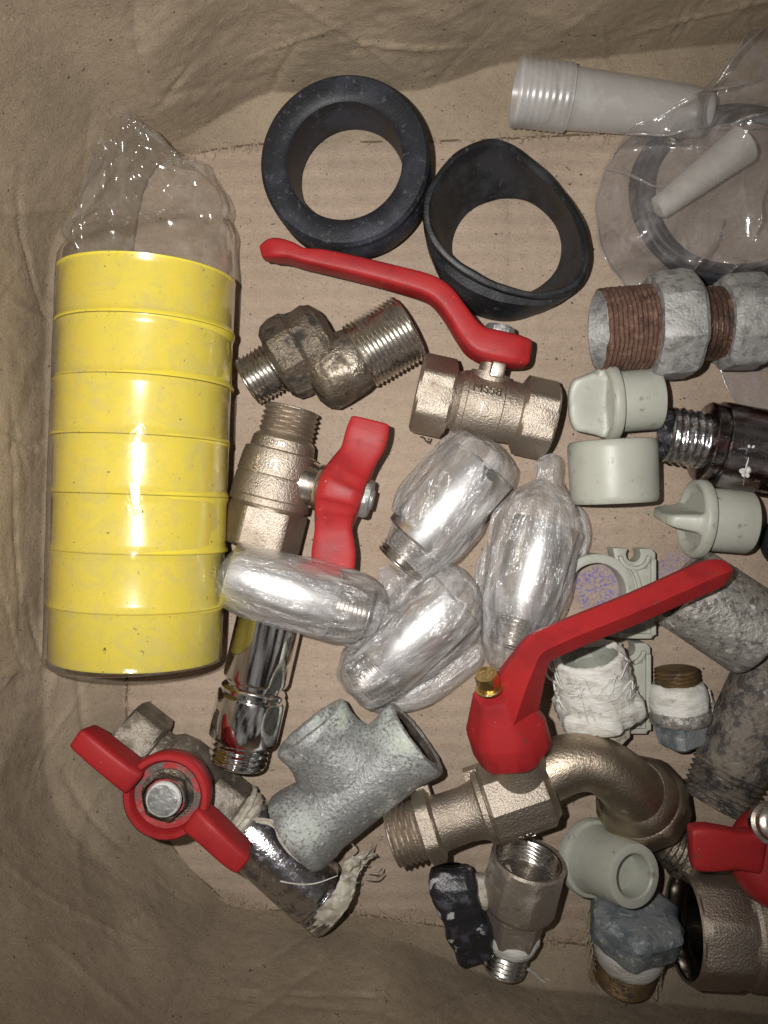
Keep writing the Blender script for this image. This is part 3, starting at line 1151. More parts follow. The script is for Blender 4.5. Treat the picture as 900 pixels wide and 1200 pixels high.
wrapped('upright film-wrapped chrome piece with a twisted film tuft at its top end', (598, 757), (640, 612), .46, .44, 34, 30, 38,
        [(586, 792, .30, 6, .05), (590, 782, .34, 22, .18), (594, 765, .42, 32, .34), (600, 740, .46, 42, .44), (611, 700, .47, 52, .47), (620, 660, .47, 58, .47), (628, 620, .46, 57, .46), (634, 592, .46, 46, .42), (638, 574, .46, 27, .26), (641, 562, .46, 15, .15), (642, 550, .46, 15, .14), (642, 540, .46, 16, .10), (640, 533, .46, 8, .04)], 9, .10,
        extra=[([(668, 590, .2, 6, .03), (676, 606, .24, 12, .08), (680, 630, .24, 14, .09), (674, 656, .22, 12, .07), (664, 684, .18, 6, .03)], 23, .08), ([(574, 640, .2, 5, .03), (567, 664, .22, 10, .07), (565, 692, .22, 11, .07), (568, 724, .2, 10, .06), (574, 745, .18, 5, .03)], 24, .07)])
wrapped('film-wrapped chrome piece slanting just above the galvanised tee', (424, 802), (533, 700), .45, .48, 32, 36, 41,
        [(402, 806, .38, 8, .06), (408, 802, .42, 26, .26), (420, 796, .45, 42, .42), (440, 782, .46, 48, .46), (465, 760, .47, 54, .48), (492, 736, .48, 58, .49), (515, 712, .48, 57, .49), (532, 694, .48, 50, .45), (546, 682, .47, 34, .3), (552, 677, .46, 10, .1)], 12, .085,
        extra=[([(430, 826, .2, 6, .04), (445, 822, .24, 14, .12), (480, 812, .26, 22, .16), (520, 790, .26, 22, .16), (550, 765, .25, 20, .12), (562, 748, .22, 8, .05)], 15, .08)])

# ------------------------------------------------------------------ galvanised tee
root = thing('pipe_tee', 'galvanised grey pipe tee with pale green stains left of the brass tap', 'pipe fitting', W(420, 920, 0))
f = Fr((348, 976), (489, 864), .56, .60)
L = f.n
mb = MB()
lathe(mb, f, [(24, 0), (24, 32), (3, 35), (0, 38), (-3, 45), (-2, 49), (3, 51), (14, 50.5), (24, 49), (34, 47), (46, 46), (90, 45.5), (130, 45), (146, 45.5), (158, 47), (166, 49), (174, 50), (L - 1, 49), (L + 1, 45), (L, 41), (L - 2, 38)], 80)
fbz = Fr((419, 921), (363, 850), .58, .60)
Lb = fbz.n
lathe(mb, fbz, [(0, 43, {'eu': 1.65}), (24, 43, {'eu': 1.55}), (38, 43.5, {'eu': 1.36}), (50, 44, {'eu': 1.18}), (60, 44.5, {'eu': 1.08}), (70, 47, {'eu': 1.02}), (80, 50), (Lb - 4, 50.5), (Lb - 1, 49), (Lb, 45), (Lb, 40), (Lb - 3, 36), (Lb - 26, 33), (Lb - 26, 0)], 80)
mb.build('body', MT['galv'], root, sharp=45, disp=[(.03, 3), (.008, 12)])
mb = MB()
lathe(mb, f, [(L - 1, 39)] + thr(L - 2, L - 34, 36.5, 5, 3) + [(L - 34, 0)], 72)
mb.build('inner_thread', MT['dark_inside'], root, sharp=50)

# ------------------------------------------------------------------ butterfly valve seen from above, with chrome tail
root = thing('butterfly_valve', 'old valve with red butterfly handle seen from above, lower left of the box', 'ball valve', W(220, 925, 0))
f = Fr((141, 856), (268, 956), .40, .42)
L = f.n
mb = MB()
prof = [(26, 0), (26, 26), (2, 28), (0, 32)] + hexa(0, 44, 40, .05) + [(46, 33), (54, 34), (62, 42), (78, 46), (96, 46), (110, 42), (120, 35), (122, 35)] + hexa(123, L + 4, 38, .05) + [(L + 4, 20), (L + 4, 0)]
lathe(mb, f, prof, 72)
mb.build('body', MT['nickel_old'], root, sharp=25)
so = W(219, 905, .42)
st = W(194, 934, 1.32)
fs = axis(so, st - so, .0086)
Hs = (st - so).length / .0086
mb = MB()
lathe(mb, fs, [(0, 36), (46, 34), (54, 27), (64, 25), (64, 16), (Hs, 16)], 48)
mb.build('stem', MT['nickel_old'], root)
mb = MB()
lathe(mb, fs, [(Hs - 34, 20), (Hs - 34, 46), (Hs - 30, 49), (Hs - 8, 51.5), (Hs - 2, 51), (Hs + 1, 48.5), (Hs + 1, 43), (Hs - 2, 40.5), (Hs - 9, 39)], 72)
sweep(mb, [(99, 863, 1.24, 26, 44), (108, 870, 1.25, 28, 46), (125, 884, 1.25, 29, 48), (145, 900, 1.24, 30, 48), (158, 910, 1.22, 32, 44)], p=6, up=fs.x, sub=5)
sweep(mb, [(232, 958, 1.22, 32, 44), (246, 970, 1.25, 30, 48), (262, 985, 1.25, 29, 48), (276, 998, 1.25, 28, 46), (284, 1004, 1.24, 26, 44)], p=6, up=fs.x, sub=5)
han = mb.build('butterfly_handle', MT['red'], root, sharp=45)
mb = MB()
lathe(mb, fs, [(Hs - 9.5, 40), (Hs - 10, 34), (Hs - 10, 18), (Hs - 10, 0)], 64)
mb.build('handle_dish', MT['red_dirty'], han, sharp=45, disp=[(.03, 5)])
mb = MB()
lathe(mb, fs, [(Hs - 10, 31), (Hs - 7, 31)] + hexa(Hs - 7, Hs + 9, 25, .2), 60)
mb.build('nut', MT['grime'], root, sharp=30)
mb = MB()
lathe(mb, fs, [(Hs + 8, 21), (Hs + 11, 20), (Hs + 13, 17.5)], 48)
mb.build('bolt_rim', MT['paint_white_ring'], root)
mb = MB()
lathe(mb, fs, [(Hs + 12, 18), (Hs + 12.4, 14), (Hs + 12.5, 0)], 48)
mb.build('bolt_end', MT['bolt'], root, disp=[(.012, 12)])
# chrome tail
f = Fr((277, 960), (394, 1067), .42, .42)
L = f.n
mb = MB()
lathe(mb, f, [(-4, 0), (-4, 31), (10, 33), (12, 38), (16, 39.5), (L - 34, 39.5), (L - 30, 38), (L - 28, 34)], 80)
mb.build('extension_tube', MT['chrome_worn'], root, sharp=40)
mb = MB()
lathe(mb, f, [(-8, 34), (-6, 37), (2, 39), (8, 38), (11, 34)], 60)
for i in range(7):
    a = i * .9
    pts = []
    for q_ in range(9):
        pp = f.pt(-4 + 10 * math.sin(a + q_ * .35) * .6, 39.5, a + q_ * .45)
        kz = K(pp.z)
        pts.append((450 + pp.x / kz, 600 - pp.y / kz, pp.z))
    strand(mb, pts, .022, 4)
strand(mb, [(300, 962, .8), (322, 967, .86), (330, 985, .88), (348, 1005, .86), (366, 1016, .84)], .035)
strand(mb, [(295, 960, .8), (318, 962, .88), (332, 978, .9), (345, 998, .88)], .02)
mb.build('hemp_winding', MT['ptfe_old'], root, disp=[(.02, 12)])
mb = MB()
lathe(mb, f, [(L - 30, 34)] + thr(L - 28, L - 2, 37.5, 5, 3) + [(L, 34), (L, 29), (L - 20, 28), (L - 20, 0)], 72)
mb.build('thread', MT['chrome_worn'], root, sharp=50)
# rag of tape at the mouth
mb = MB()
rows = []
line = cr([(362, 1090, .62), (380, 1076, .84), (398, 1056, .88), (407, 1036, .82), (412, 1018, .66), (426, 1006, .55), (440, 1001, .5)], 10)
for i, a in enumerate(line):
    t = i / (len(line) - 1)
    w = lerp(17, 15, t) * (1 - .75 * sstep(.6, 1, t)) + .6 * math.sin(i * 1.3)
    row = []
    for j in range(13):
        s_ = j / 12 - .5
        px = a[0] + s_ * w * 1.0
        py = a[1] + s_ * w * 1.1
        z = a[2] + .05 * fbm(Vector((px * .08, py * .08, 3)), 3) * 2 - .08 * abs(s_)
        row.append(W(px, py, z))
    rows.append(row)
mb.grid(rows, False)
rnd = random.Random(77)
for i in range(14):
    x, y = rnd.uniform(404, 428), rnd.uniform(1000, 1030)
    a = rnd.uniform(-1.4, .6)
    l = rnd.uniform(10, 26)
    strand(mb, [(x, y, .5 + rnd.uniform(0, .2)), (x + l * .6 * math.cos(a), y + l * .6 * math.sin(a), .5 + rnd.uniform(0, .25)), (x + l * math.cos(a + rnd.uniform(-.7, .7)), y + l * math.sin(a - .3), .35)], rnd.uniform(.005, .010), 4, 5)
mb.build('tape_rag', MT['ptfe_old'], root, sharp=60, disp=[(.012, 6)])
mb = MB()
strand(mb, [(262, 1002, .4), (290, 1020, .5), (330, 1033, .8), (365, 1036, .86), (396, 1026, .84)], .008)
mb.build('loose_thread', MT['ptfe'], root)

# ------------------------------------------------------------------ the tap
root = thing('lever_tap', 'brass garden tap with a long red lever in the lower middle of the box', 'tap', W(610, 910, 0))
f = Fr((459, 983), (655, 917), .74, .80)
L = f.n
mb = MB()
prof = [(28, 0), (28, 25), (0, 27), (0, 31)] + thr(1, 34, 36, 7, 4.2, .8) + [(35, 33), (37, 36)] + hexa(37, 56, 39, .2, 6, 2, 1.10) + [(58, 33), (66, 31.5), (90, 31), (104, 33), (110, 36), (112, 42), (118, 43), (119.5, 41), (122, 41)]
lathe(mb, f, prof, 72)
o8 = {'N': 8, 'rmax': 47, 'rot': PI / 8 - .1}
lathe(mb, f, [(118, 30), (120, 42, o8), (123, 44, o8), (186, 43, o8), (189, 42, o8), (194, 36), (198, 33), (200, 0)], 80)
for (t, a) in ((52, -.45), (124, -.5), (112, -.5)):
    c = f.pt(t, 40, a)
    mb.box(c, f.x * .07, f.u * .07, f.v * .08)
mb.build('body', MT['nickel'], root, sharp=25, disp=[(.008, 8)])
# neck below the handle
fs = Fr((612, 912), (577, 800), .80, 1.42)
mb = MB()
lathe(mb, fs, [(0, 40), (14, 38), (26, 34), (44, 33), (60, 33), (60, 0)], 60)
mb.build('bonnet', MT['nickel'], root)
mb = MB()
path = cr([(640, 906, .80, 34), (662, 896, .80, 34), (684, 893, .80, 33), (706, 898, .80, 33), (726, 912, .76, 34), (742, 928, .66, 37), (752, 940, .54, 41)], 8)
P = [W(*a[:3]) for a in path]
rings = []
for i, a in enumerate(path):
    tan = (P[min(i + 1, len(P) - 1)] - P[max(0, i - 1)]).normalized()
    s_ = tan.cross(Vector((0, 0, 1))).normalized()
    u2 = s_.cross(tan)
    rings.append([P[i] + (s_ * math.cos(2 * PI * j / 56) + u2 * math.sin(2 * PI * j / 56)) * a[3] * K(a[2]) for j in range(56)])
mb.grid(rings, True, True, True)
fo = Fr((742, 927), (766, 958), .66, .16)
mb.build('spout', MT['bronze'], root, sharp=60)
mb = MB()
k2 = fo.sc / fo.k
fo.sc = fo.k
n_ = lambda t: t
lathe(mb, fo, [(-4, 0), (-4, 36), (2, 42), (10, 46), (15, 47.5), (16.5, 47), (18, 49), (24, 51.5, {'N': 10, 'rmax': 53}), (48, 51.5, {'N': 10, 'rmax': 53}), (53, 49), (54, 44), (50, 38), (30, 36), (30, 0)], 80)
mb.build('outlet_nut', MT['bronze'], root, sharp=30)
# the red handle
mb = MB()
hx = {'N': 6, 'rmax': 46.8, 'rot': .18}
hx2 = {'N': 6, 'rmax': 27.5, 'rot': .18}
lathe(mb, fs, [(46, 36), (43, 43.5, hx), (45, 45.5, hx), (66, 44.5, hx), (69, 43, hx), (104, 25, hx2), (107, 23, hx2), (108, 20), (108, 0)], 72)
# stop tab on the skirt
sweep(mb, [(566, 850, 1.22, 28, 16), (572, 872, 1.20, 28, 16), (579, 893, 1.17, 26, 14)], p=5)
roof = [(-1, -1), (-1, -.25), (-.85, -.05), (-.08, .92), (0, 1), (.08, .92), (.85, -.05), (1, -.25), (1, -1), (.8, -1), (.78, -.5), (-.78, -.5), (-.8, -1)]
sweep(mb, [(595, 850, 1.26, 72, 54), (601, 832, 1.36, 62, 52), (610, 808, 1.48, 54, 48), (621, 782, 1.58, 43, 42), (632, 763, 1.63, 38, 36), (650, 753, 1.64, 37, 34), (690, 736, 1.62, 36, 32), (740, 716, 1.58, 36, 32), (790, 694, 1.52, 36, 32), (826, 678, 1.48, 37, 30), (844, 671, 1.46, 33, 26), (853, 668, 1.45, 22, 18)], section=roof, sub=7)
mb.build('lever_handle', MT['red'], root, sharp=27)
mb = MB()
fbolt = Fr((574, 806), (568, 785), 1.42, 1.54)
lathe(mb, fbolt, [(0, 17), (2, 17), (3, 15)] + hexa(3, 17, 13, .2) + [(17, 0)], 48)
mb.build('bolt', MT['yellow_brass'], root)
mb = MB()
text_mesh(mb, f, '1/2', 150, PI / 2 + .86, 17, 45.4, 1.6)
mb.build('cast_lettering', MT['nickel_smooth'], root)


# ------------------------------------------------------------------ grey pipe clips
def arc(cx, cy, r, a0, a1, n):
    return [(cx + r * math.cos(lerp(a0, a1, i / n)), cy - r * math.sin(lerp(a0, a1, i / n))) for i in range(n + 1)]


def make_clip(ox, oy, label, cut=False):
    root = thing('pipe_clip', label, 'pipe clip', W(735 + ox, 700 + oy, 0), 'grey plastic pipe clips')
    zt = .30
    cx, cy = 700, 694
    # jaw: open ring, mouth to the left
    outer = arc(cx, cy, 45, math.radians(150), math.radians(-118), 40)
    inner = arc(cx, cy, 34, math.radians(-122), math.radians(153), 40)
    poly = [(x + ox, y + oy) for x, y in outer + inner]
    pw = to_w(poly, zt)
    mb = MB()
    mb.prism(list(reversed([(p.x, p.y) for p in pw])), .0, zt)
    mb.build('jaw', MT['plastic'], root, sharp=30, bevel=.014)
    # block: frame with a round notch on its upper edge
    blk = [(719, 642), (736, 643)] + [(743 + 8.5 * math.cos(a), 650 + 8.5 * math.sin(a)) for a in [math.radians(v) for v in range(215, -36, -12)]] + [(750, 643), (764, 643), (769, 648), (769, 744), (764, 749), (716, 747), (700, 740), (718, 732), (737, 715), (744, 694), (737, 672), (722, 657)]
    pw = to_w([(x + ox, y + oy) for x, y in blk], zt)
    mb = MB()
    mb.prism([(p.x, p.y) for p in reversed(pw)], .0, zt - .02)
    mb.build('block', MT['plastic'], root, sharp=30, bevel=.012)
    # raised rim and the curved spring web on the face
    mb = MB()
    zz = zt - .02
    sweep(mb, [(765 + ox, 656 + oy, zz, 6, 9), (765 + ox, 700 + oy, zz, 6, 9), (765 + ox, 743 + oy, zz, 6, 9)], p=6, sub=3)
    sweep(mb, [(724 + ox, 744 + oy, zz, 6, 9), (744 + ox, 745 + oy, zz, 6, 9), (762 + ox, 745 + oy, zz, 6, 9)], p=6, sub=3)
    sweep(mb, [(x + ox, y + oy, zz + .005, 5, 10) for x, y in arc(743, 649, 17, math.radians(190), math.radians(350), 10)], p=5, sub=2)
    sweep(mb, [(x + ox, y + oy, zz + .002, 5, 9) for x, y in arc(cx, cy, 49, math.radians(40), math.radians(-50), 14)], p=5, sub=2)
    mb.build('rib', MT['plastic'], root, sharp=40)
    for tri in ([(724, 650), (731, 657), (726, 662)], [(760, 652), (760, 667), (748, 667), (757, 660)], [(741, 730), (757, 733), (758, 741), (729, 741)]):
        pw = to_w([(x + ox, y + oy) for x, y in tri], zt)
        mb = MB()
        mb.prism([(p.x, p.y) for p in reversed(pw)], zt - .03, zt - .014)
        mb.build('recess_shade', MT['plastic_dark'], root)  # dark plate set on the face, a hollow's shade put into its colour
    return root


make_clip(0, 0, 'grey plastic pipe clip whose open jaw frames the blue ink stain')
make_clip(-6, 111, 'grey plastic pipe clip behind the tape-covered nipple')

# ------------------------------------------------------------------ white tape-covered nipple
root = thing('taped_nipple', 'short nipple smothered in white thread tape standing below the red tap lever', 'pipe nipple', W(700, 810, 0))
f = Fr((690, 766), (708, 862), .62, .36)
tl = (W(708, 862, .36) - W(690, 766, .62)).length / f.k
mb = MB()
f.sc = f.k
L = tl
lathe(mb, f, [(34, 0), (34, 30), (6, 33)], 60)
mb.build('bore', MT['plastic_dark'], root)
mb = MB()
lathe(mb, f, [(8, 33), (0, 34), (-1, 36), (1, 39), (6, 41), (10, 40), (14, 42.5), (19, 41), (24, 43.5), (30, 42), (36, 44.5), (42, 43), (50, 45), (56, 43), (60, 44)], 80)
mb.build('tape_winding', MT['ptfe'], root, sharp=80, disp=[(.025, 3.5), (.03, 12)], seed=2)
mb = MB()
lathe(mb, f, [(56, 30)] + [(58, 44, {'N': 6, 'rmax': 51}), (62, 47, {'N': 6, 'rmax': 54}), (78, 47, {'N': 6, 'rmax': 54}), (82, 44, {'N': 6, 'rmax': 49})] + [(84, 28)], 72)
mb.build('hex_collar', MT['ptfe'], root, sharp=50, disp=[(.07, 4), (.05, 13)], seed=4)
mb = MB()
lathe(mb, f, [(80, 30), (84, 29, {'N': 6, 'rmax': 32}), (L, 28, {'N': 6, 'rmax': 31}), (L + 2, 24), (L + 2, 0)], 72)
mb.build('end', MT['ptfe_old'], root, sharp=50, disp=[(.03, 6)])
mb = MB()
rnd = random.Random(31)
for i in range(16):
    a0 = rnd.uniform(.3, 2.9)
    t0 = rnd.uniform(6, 60)
    pts = []
    for q_ in range(6):
        pp = f.pt(t0 + q_ * rnd.uniform(-6, 6), 44 + rnd.uniform(0, 3), a0 + q_ * rnd.uniform(.05, .28))
        kz = K(pp.z)
        pts.append((450 + pp.x / kz, 600 - pp.y / kz, pp.z))
    strand(mb, pts, rnd.uniform(.006, .014), 4, 5)
for (a, b) in (((658, 775), (640, 790)), ((656, 780), (645, 770)), ((655, 772), (644, 782))):
    strand(mb, [(a[0], a[1], .6), ((a[0] + b[0]) / 2 - 6, (a[1] + b[1]) / 2 - 9, .66), (b[0], b[1], .6), (b[0] + 12, b[1] + 10, .55), (662, 800, .6)], .013)
mb.build('loose_tape', MT['ptfe'], root)

# ------------------------------------------------------------------ small taped square-head plug
root = thing('taped_plug', 'small square-headed plug with brown thread and a white tape band beside the lower clip', 'pipe plug', W(797, 830, 0))
f = Fr((792, 783), (799, 874), .36, .34)
L = f.n
mb = MB()
lathe(mb, f, [(0, 0), (0, 22)] + thr(1, 24, 25.5, 4.5, 2.6) + [(24, 10)], 60)
mb.build('thread', MT['brown_thread'], root, sharp=50)
mb = MB()
lathe(mb, f, [(17, 22), (18, 29), (24, 32), (34, 33.5), (44, 34), (49, 33), (50, 20)], 60)
rnd = random.Random(9)
for i in range(9):
    pts = []
    a0 = rnd.uniform(-.5, .3)
    for q_ in range(6):
        pp = f.pt(26 + q_ * 7 + rnd.uniform(-2, 2), 35 + 4 * math.sin(q_ * .62), a0 + rnd.uniform(-.1, .1))
        kz = K(pp.z)
        pts.append((450 + pp.x / kz, 600 - pp.y / kz, pp.z))
    strand(mb, pts, .009, 4, 5)
mb.build('tape_band', MT['ptfe'], root, sharp=70, disp=[(.03, 5), (.015, 15)])
mb = MB()
lathe(mb, f, [(47, 20), (48, 33), (51, 35.5), (60, 35.5), (63, 33), (64, 20)], 60)
mb.build('flange', MT['galv_dark'], root, sharp=40)
mb = MB()
lathe(mb, f, [(62, 26), (64, 25, {'N': 4, 'rmax': 31, 'rot': PI / 4 + .35}), (L - 3, 21, {'N': 4, 'rmax': 26, 'rot': PI / 4 + .35}), (L, 18, {'N': 4, 'rmax': 21, 'rot': PI / 4 + .35}), (L, 0)], 64)
mb.build('square_head', MT['paint_blue_grey'], root, sharp=30, disp=[(.03, 5)])

# ------------------------------------------------------------------ coupling and old pipe at the right
root = thing('pipe_nipple', 'corroded dark grey pipe with a threaded lower end at the right edge', 'pipe', W(880, 860, 0))
f = Fr((836, 942), (906, 790), .42, .40)
mb = MB()
lathe(mb, f, [(26, 0), (26, 30), (0, 31), (0, 35)] + thr(1, 46, 42.5, 6.5, 5, 3.5) + [(47, 38)], 72)
mb.build('thread', MT['old_pipe'], root, sharp=50, disp=[(.012, 9)])
mb = MB()
lathe(mb, f, [(44, 0), (45, 40), (50, 42), (90, 43), (200, 43), (250, 43), (250, 0)], 72)
mb.build('pipe_wall', MT['old_pipe'], root, sharp=60, disp=[(.035, 3), (.03, 9)])
root = thing('pipe_coupling', 'weathered grey zinc pipe coupling under the tip of the red tap lever', 'pipe coupling', W(850, 725, 0))
f = Fr((800, 688), (889, 746), .56, .60)
L = f.n
mb = MB()
lathe(mb, f, [(30, 0), (30, 36), (3, 39), (0, 42), (-1, 48), (1, 51), (5, 52), (20, 52), (L - 20, 52), (L - 7, 52.5), (L - 3, 52), (L, 50), (L + 1, 46), (L, 41), (L - 4, 38), (L - 30, 36), (L - 30, 0)], 80)
mb.build('body', MT['galv_dark'], root, sharp=50, disp=[(.012, 3), (.008, 11)])
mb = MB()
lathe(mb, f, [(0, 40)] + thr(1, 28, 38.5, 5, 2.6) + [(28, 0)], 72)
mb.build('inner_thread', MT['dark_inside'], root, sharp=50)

# ------------------------------------------------------------------ rusty hex fitting, upper right
root = thing('hex_nipple', 'rusty threaded pipe fitting with two grey hex nuts at the upper right', 'pipe nipple', W(810, 382, 0))
f = Fr((701, 387), (960, 372), .62, .62)
mb = MB()
lathe(mb, f, [(0, 44.5), (0, 46)] + thr(1, 62, 50, 5.4, 3.0, 1.5) + [(62, 20)], 80)
mb.build('thread', MT['rust'], root, sharp=50, disp=[(.03, 5)])
mb = MB()
lathe(mb, f, [(43, 0), (43, 38), (4, 41.5), (-.5, 42), (-1, 44), (1, 45.5)], 60)
mb.build('bore', MT['zinc'], root)
mb = MB()
lathe(mb, f, [(58, 40)] + [(59, 56, {'N': 8, 'rmax': 58}), (66, 59, {'N': 8, 'rmax': 63}), (92, 60, {'N': 8, 'rmax': 65}), (104, 59, {'N': 8, 'rmax': 63}), (109, 55, {'N': 8, 'rmax': 58})] + [(110, 40)], 80)
mb.build('hex_nut', MT['zinc'], root, sharp=24, disp=[(.03, 2.5), (.012, 9)])
mb = MB()
lathe(mb, f, [(106, 30)] + thr(107, 150, 43, 6.2, 3.2) + [(150, 30)], 80)
mb.build('thread', MT['rust_dark'], root, sharp=50)
mb = MB()
lathe(mb, f, [(141, 38)] + [(142, 48), (148, 52, {'N': 8, 'rmax': 55}), (172, 54, {'N': 8, 'rmax': 57}), (186, 53, {'N': 8, 'rmax': 56}), (188, 50), (196, 49), (199, 44), (200, 30)], 80)
mb.build('hex_nut', MT['zinc'], root, sharp=24, disp=[(.04, 2.5), (.015, 9)], seed=3)
mb = MB()
lathe(mb, f, [(196, 30)] + thr(197, 262, 46, 5.4, 3.0, -1.5) + [(262, 36), (240, 34), (240, 0)], 80)
mb.build('thread', MT['rust'], root, sharp=50, disp=[(.02, 5)])


# ------------------------------------------------------------------ grey plastic plugs
def finplug(label, pa, pb, za, zb, t_disc, rd, rc, tlen, fin, seed):
    root = thing('plastic_plug', label, 'pipe plug', W((pa[0] + pb[0]) / 2, (pa[1] + pb[1]) / 2, 0), 'grey plastic pipe plugs with finger grips')
    f = Fr(pa, pb, za, zb)
    L = f.n
    mb = MB()
    lathe(mb, f, [(t_disc, 0), (t_disc, rc - 1), (t_disc + 4, rc), (L - 4, rc + .5), (L - 1, rc - .5), (L, rc - 3), (L, rc - 8), (L - 25, rc - 9), (L - 25, 0)], 72)
    mb.build('spigot', MT['plastic'], root, sharp=40)
    mb = MB()
    # dished head: rim flange, face hollowed on each side of a finger fin
    rings = []
    NA = 180
    for (t, r) in [(t_disc + 1, rc - 2), (t_disc + 1, rd - 1), (t_disc - 1, rd), (t_disc - 7, rd), (t_disc - 10, rd - 1.5), (t_disc - 12, rd - 5)]:
        rings.append([f.pt(t, r, 2 * PI * i / NA) for i in range(NA)])
    for s_ in [1 - k_ / 36 for k_ in range(1, 36)] + [.01]:
        ring = []
        for i in range(NA):
            a = 2 * PI * i / NA
            r = (rd - 5) * s_
            x = r * math.cos(a - fin)
            y = r * math.sin(a - fin)
            half = math.sqrt(max(0, (rd - 5) ** 2 - x * x)) / (rd - 5)
            ridge = math.exp(-(abs(y) / (8 + 5 * (abs(x) / rd) ** 2)) ** 7) * .86 + .14 * math.exp(-(abs(y) / 16) ** 2)
            lip = 1 - sstep(.75, 1.0, s_)
            t = t_disc - 12 - tlen * ridge * (max(0.0, 1 - abs(x / (rd - 3)) ** 3.2) ** .5) * (.25 + .75 * sstep(1.0, .7, s_)) + 6 * (1 - ridge) * lip
            ring.append(f.pt(t, r, a))
        rings.append(ring)
    mb.grid(rings, True, False, True)
    mb.build('grip_head', MT['plastic'], root, sharp=50)
    return root


finplug('grey plastic plug with its flat finger grip turned up, just below the rusty fitting', (660, 476), (770, 467), .47, .45, 58, 46, 36, 40, PI * .06, 1)
finplug('grey plastic plug with its finger grip edge-on, right above the tip of the tap lever', (765, 604), (876, 612), .47, .45, 56, 47, 37, 38, PI / 2 + .18, 2)
root = thing('plastic_socket', 'plain smooth grey plastic socket lying between the two finger-grip plugs', 'pipe socket', W(718, 555, 0))
f = Fr((717, 516), (720, 589), .52, .50)
L = f.n
mb = MB()
lathe(mb, f, [(4, 0), (1, 40), (0, 46), (1, 49), (4, 51), (10, 51.5), (L - 8, 50.5), (L - 3, 50), (L, 47.5), (L, 43), (L - 30, 41), (L - 30, 0)], 80)
mb.build('body', MT['plastic'], root, sharp=35)
root = thing('plastic_bushing', 'pale grey plastic bushing with its round mouth turned up below the tap spout', 'pipe bushing', W(710, 1010, 0))
pa_, pb_ = W(694, 1005, .34), W(744, 1027, 1.0)
f = axis(pa_, pb_ - pa_, .0092)
L = (pb_ - pa_).length / .0092
mb = MB()
lathe(mb, f, [(0, 0), (-8, 40), (-8, 44), (-5, 46.5), (2, 47), (6, 45), (7, 41), (9, 40), (30, 38), (L - 4, 36), (L - 1, 35), (L, 32), (L, 26), (L - 2, 24), (L - 26, 22), (L - 26, 0)], 80)
mb.build('body', MT['plastic'], root, sharp=35)

# ------------------------------------------------------------------ dark chrome extension at right edge
root = thing('dark_chrome_extension', 'stained dark chrome extension pointing left from the right edge', 'pipe extension', W(840, 525, 0))
f = Fr((779, 509), (930, 537), .50, .50)
mb = MB()
lathe(mb, f, [(24, 0), (24, 26), (0, 28), (0, 31)] + thr(1, 46, 34.5, 9, 3.6, .5) + [(46, 20)], 72)
mb.build('thread', MT['chrome_worn'], root, sharp=50, disp=[(.012, 9)])
mb = MB()
lathe(mb, f, [(43, 30), (44, 44), (46, 46.5), (54, 46.5), (55, 45), (58, 45), (59, 49), (62, 50), (190, 50), (192, 48), (192, 0)], 80)
mb.build('body', MT['chrome_dark'], root, sharp=35)
mb = MB()
rnd = random.Random(12)
strand(mb, [(871, 568, .85), (873, 552, .965), (876, 541, .985), (877, 536, .99)], .008)
for (x, y) in [(879 + rnd.gauss(0, 3), 514 + rnd.gauss(0, 5)) for _ in range(9)] + [(872 + rnd.gauss(0, 2), 552 + rnd.gauss(0, 6)) for _ in range(8)]:
    fq = axis(W(x, y, .985 - abs(y - 528) * .0028), Vector((0, 0, 1)), .01)
    lathe(mb, fq, [(-2, 0), (-1, rnd.uniform(1.2, 3.6)), (.4, 2), (1.2, 0)], 12)
mb.build('sealant_smear', MT['paint_white_ring'], root, disp=[(.03, 12)])

# ------------------------------------------------------------------ translucent tube, o-rings, white cone, bag
root = thing('plastic_tube', 'frosted translucent plastic tube with a ribbed end at the back of the box', 'plastic tube', W(715, 118, 0))
f = Fr((604, 108), (832, 134), .42, .38)
L = f.n
mb = MB()
pr = [(40, 0), (40, 29), (0, 33), (-1, 36), (1, 38.5), (4, 39)]
for i in range(7):
    t = 8 + i * 7.6
    pr += [(t, 37.2), (t + 2, 37.9), (t + 4, 37.9), (t + 5.5, 37.1)]
pr += [(62, 37.5), (64, 34)]
lathe(mb, f, pr, 72)
mb.build('ribbed_end', MT['tube_clear'], root, sharp=50)
mb = MB()
lathe(mb, f, [(62, 0), (62, 34), (64, 34), (L - 30, 29), (L - 8, 26), (L - 2, 22), (L, 14), (L, 0)], 72)
mb.build('barrel', MT['tube_clear'], root, sharp=50)
orl = ['outermost thin grey o-ring of the pile in the clear bag', 'innermost thin grey o-ring of the pile in the clear bag', 'second grey o-ring from the outside of the pile in the clear bag', 'third grey o-ring from the outside of the pile in the clear bag']
for i, (cx, cy, rx, ry, z, r, ph) in enumerate(((861, 229, 118, 101, .08, .062, 0), (866, 226, 105, 90, .10, .058, .5), (862, 231, 113, 97, .19, .06, 1.2), (865, 227, 108, 94, .25, .055, 2.1))):
    mb = MB()
    rings = []
    N = 110
    for j in range(N + 1):
        a = 2 * PI * j / N
        px = cx + (rx + 2 * math.sin(3 * a + ph)) * math.cos(a)
        py = cy - (ry + 2 * math.sin(2 * a + ph)) * math.sin(a)
        c = W(px, py, z + .03 * math.sin(2 * a + ph))
        rad = Vector((math.cos(a), math.sin(a), 0))
        rings.append([c + (rad * math.cos(b) + Vector((0, 0, 1)) * math.sin(b)) * r for b in [2 * PI * k_ / 20 for k_ in range(20)]])
    mb.grid(rings)
    o = mb.build('rubber_oring', MT['oring'], None, sharp=80)
    tag(o, orl[i], 'o-ring', 'grey o-rings in the clear bag')
f = Fr((770, 245), (872, 168), .34, .44)
L = f.n
mb = MB()
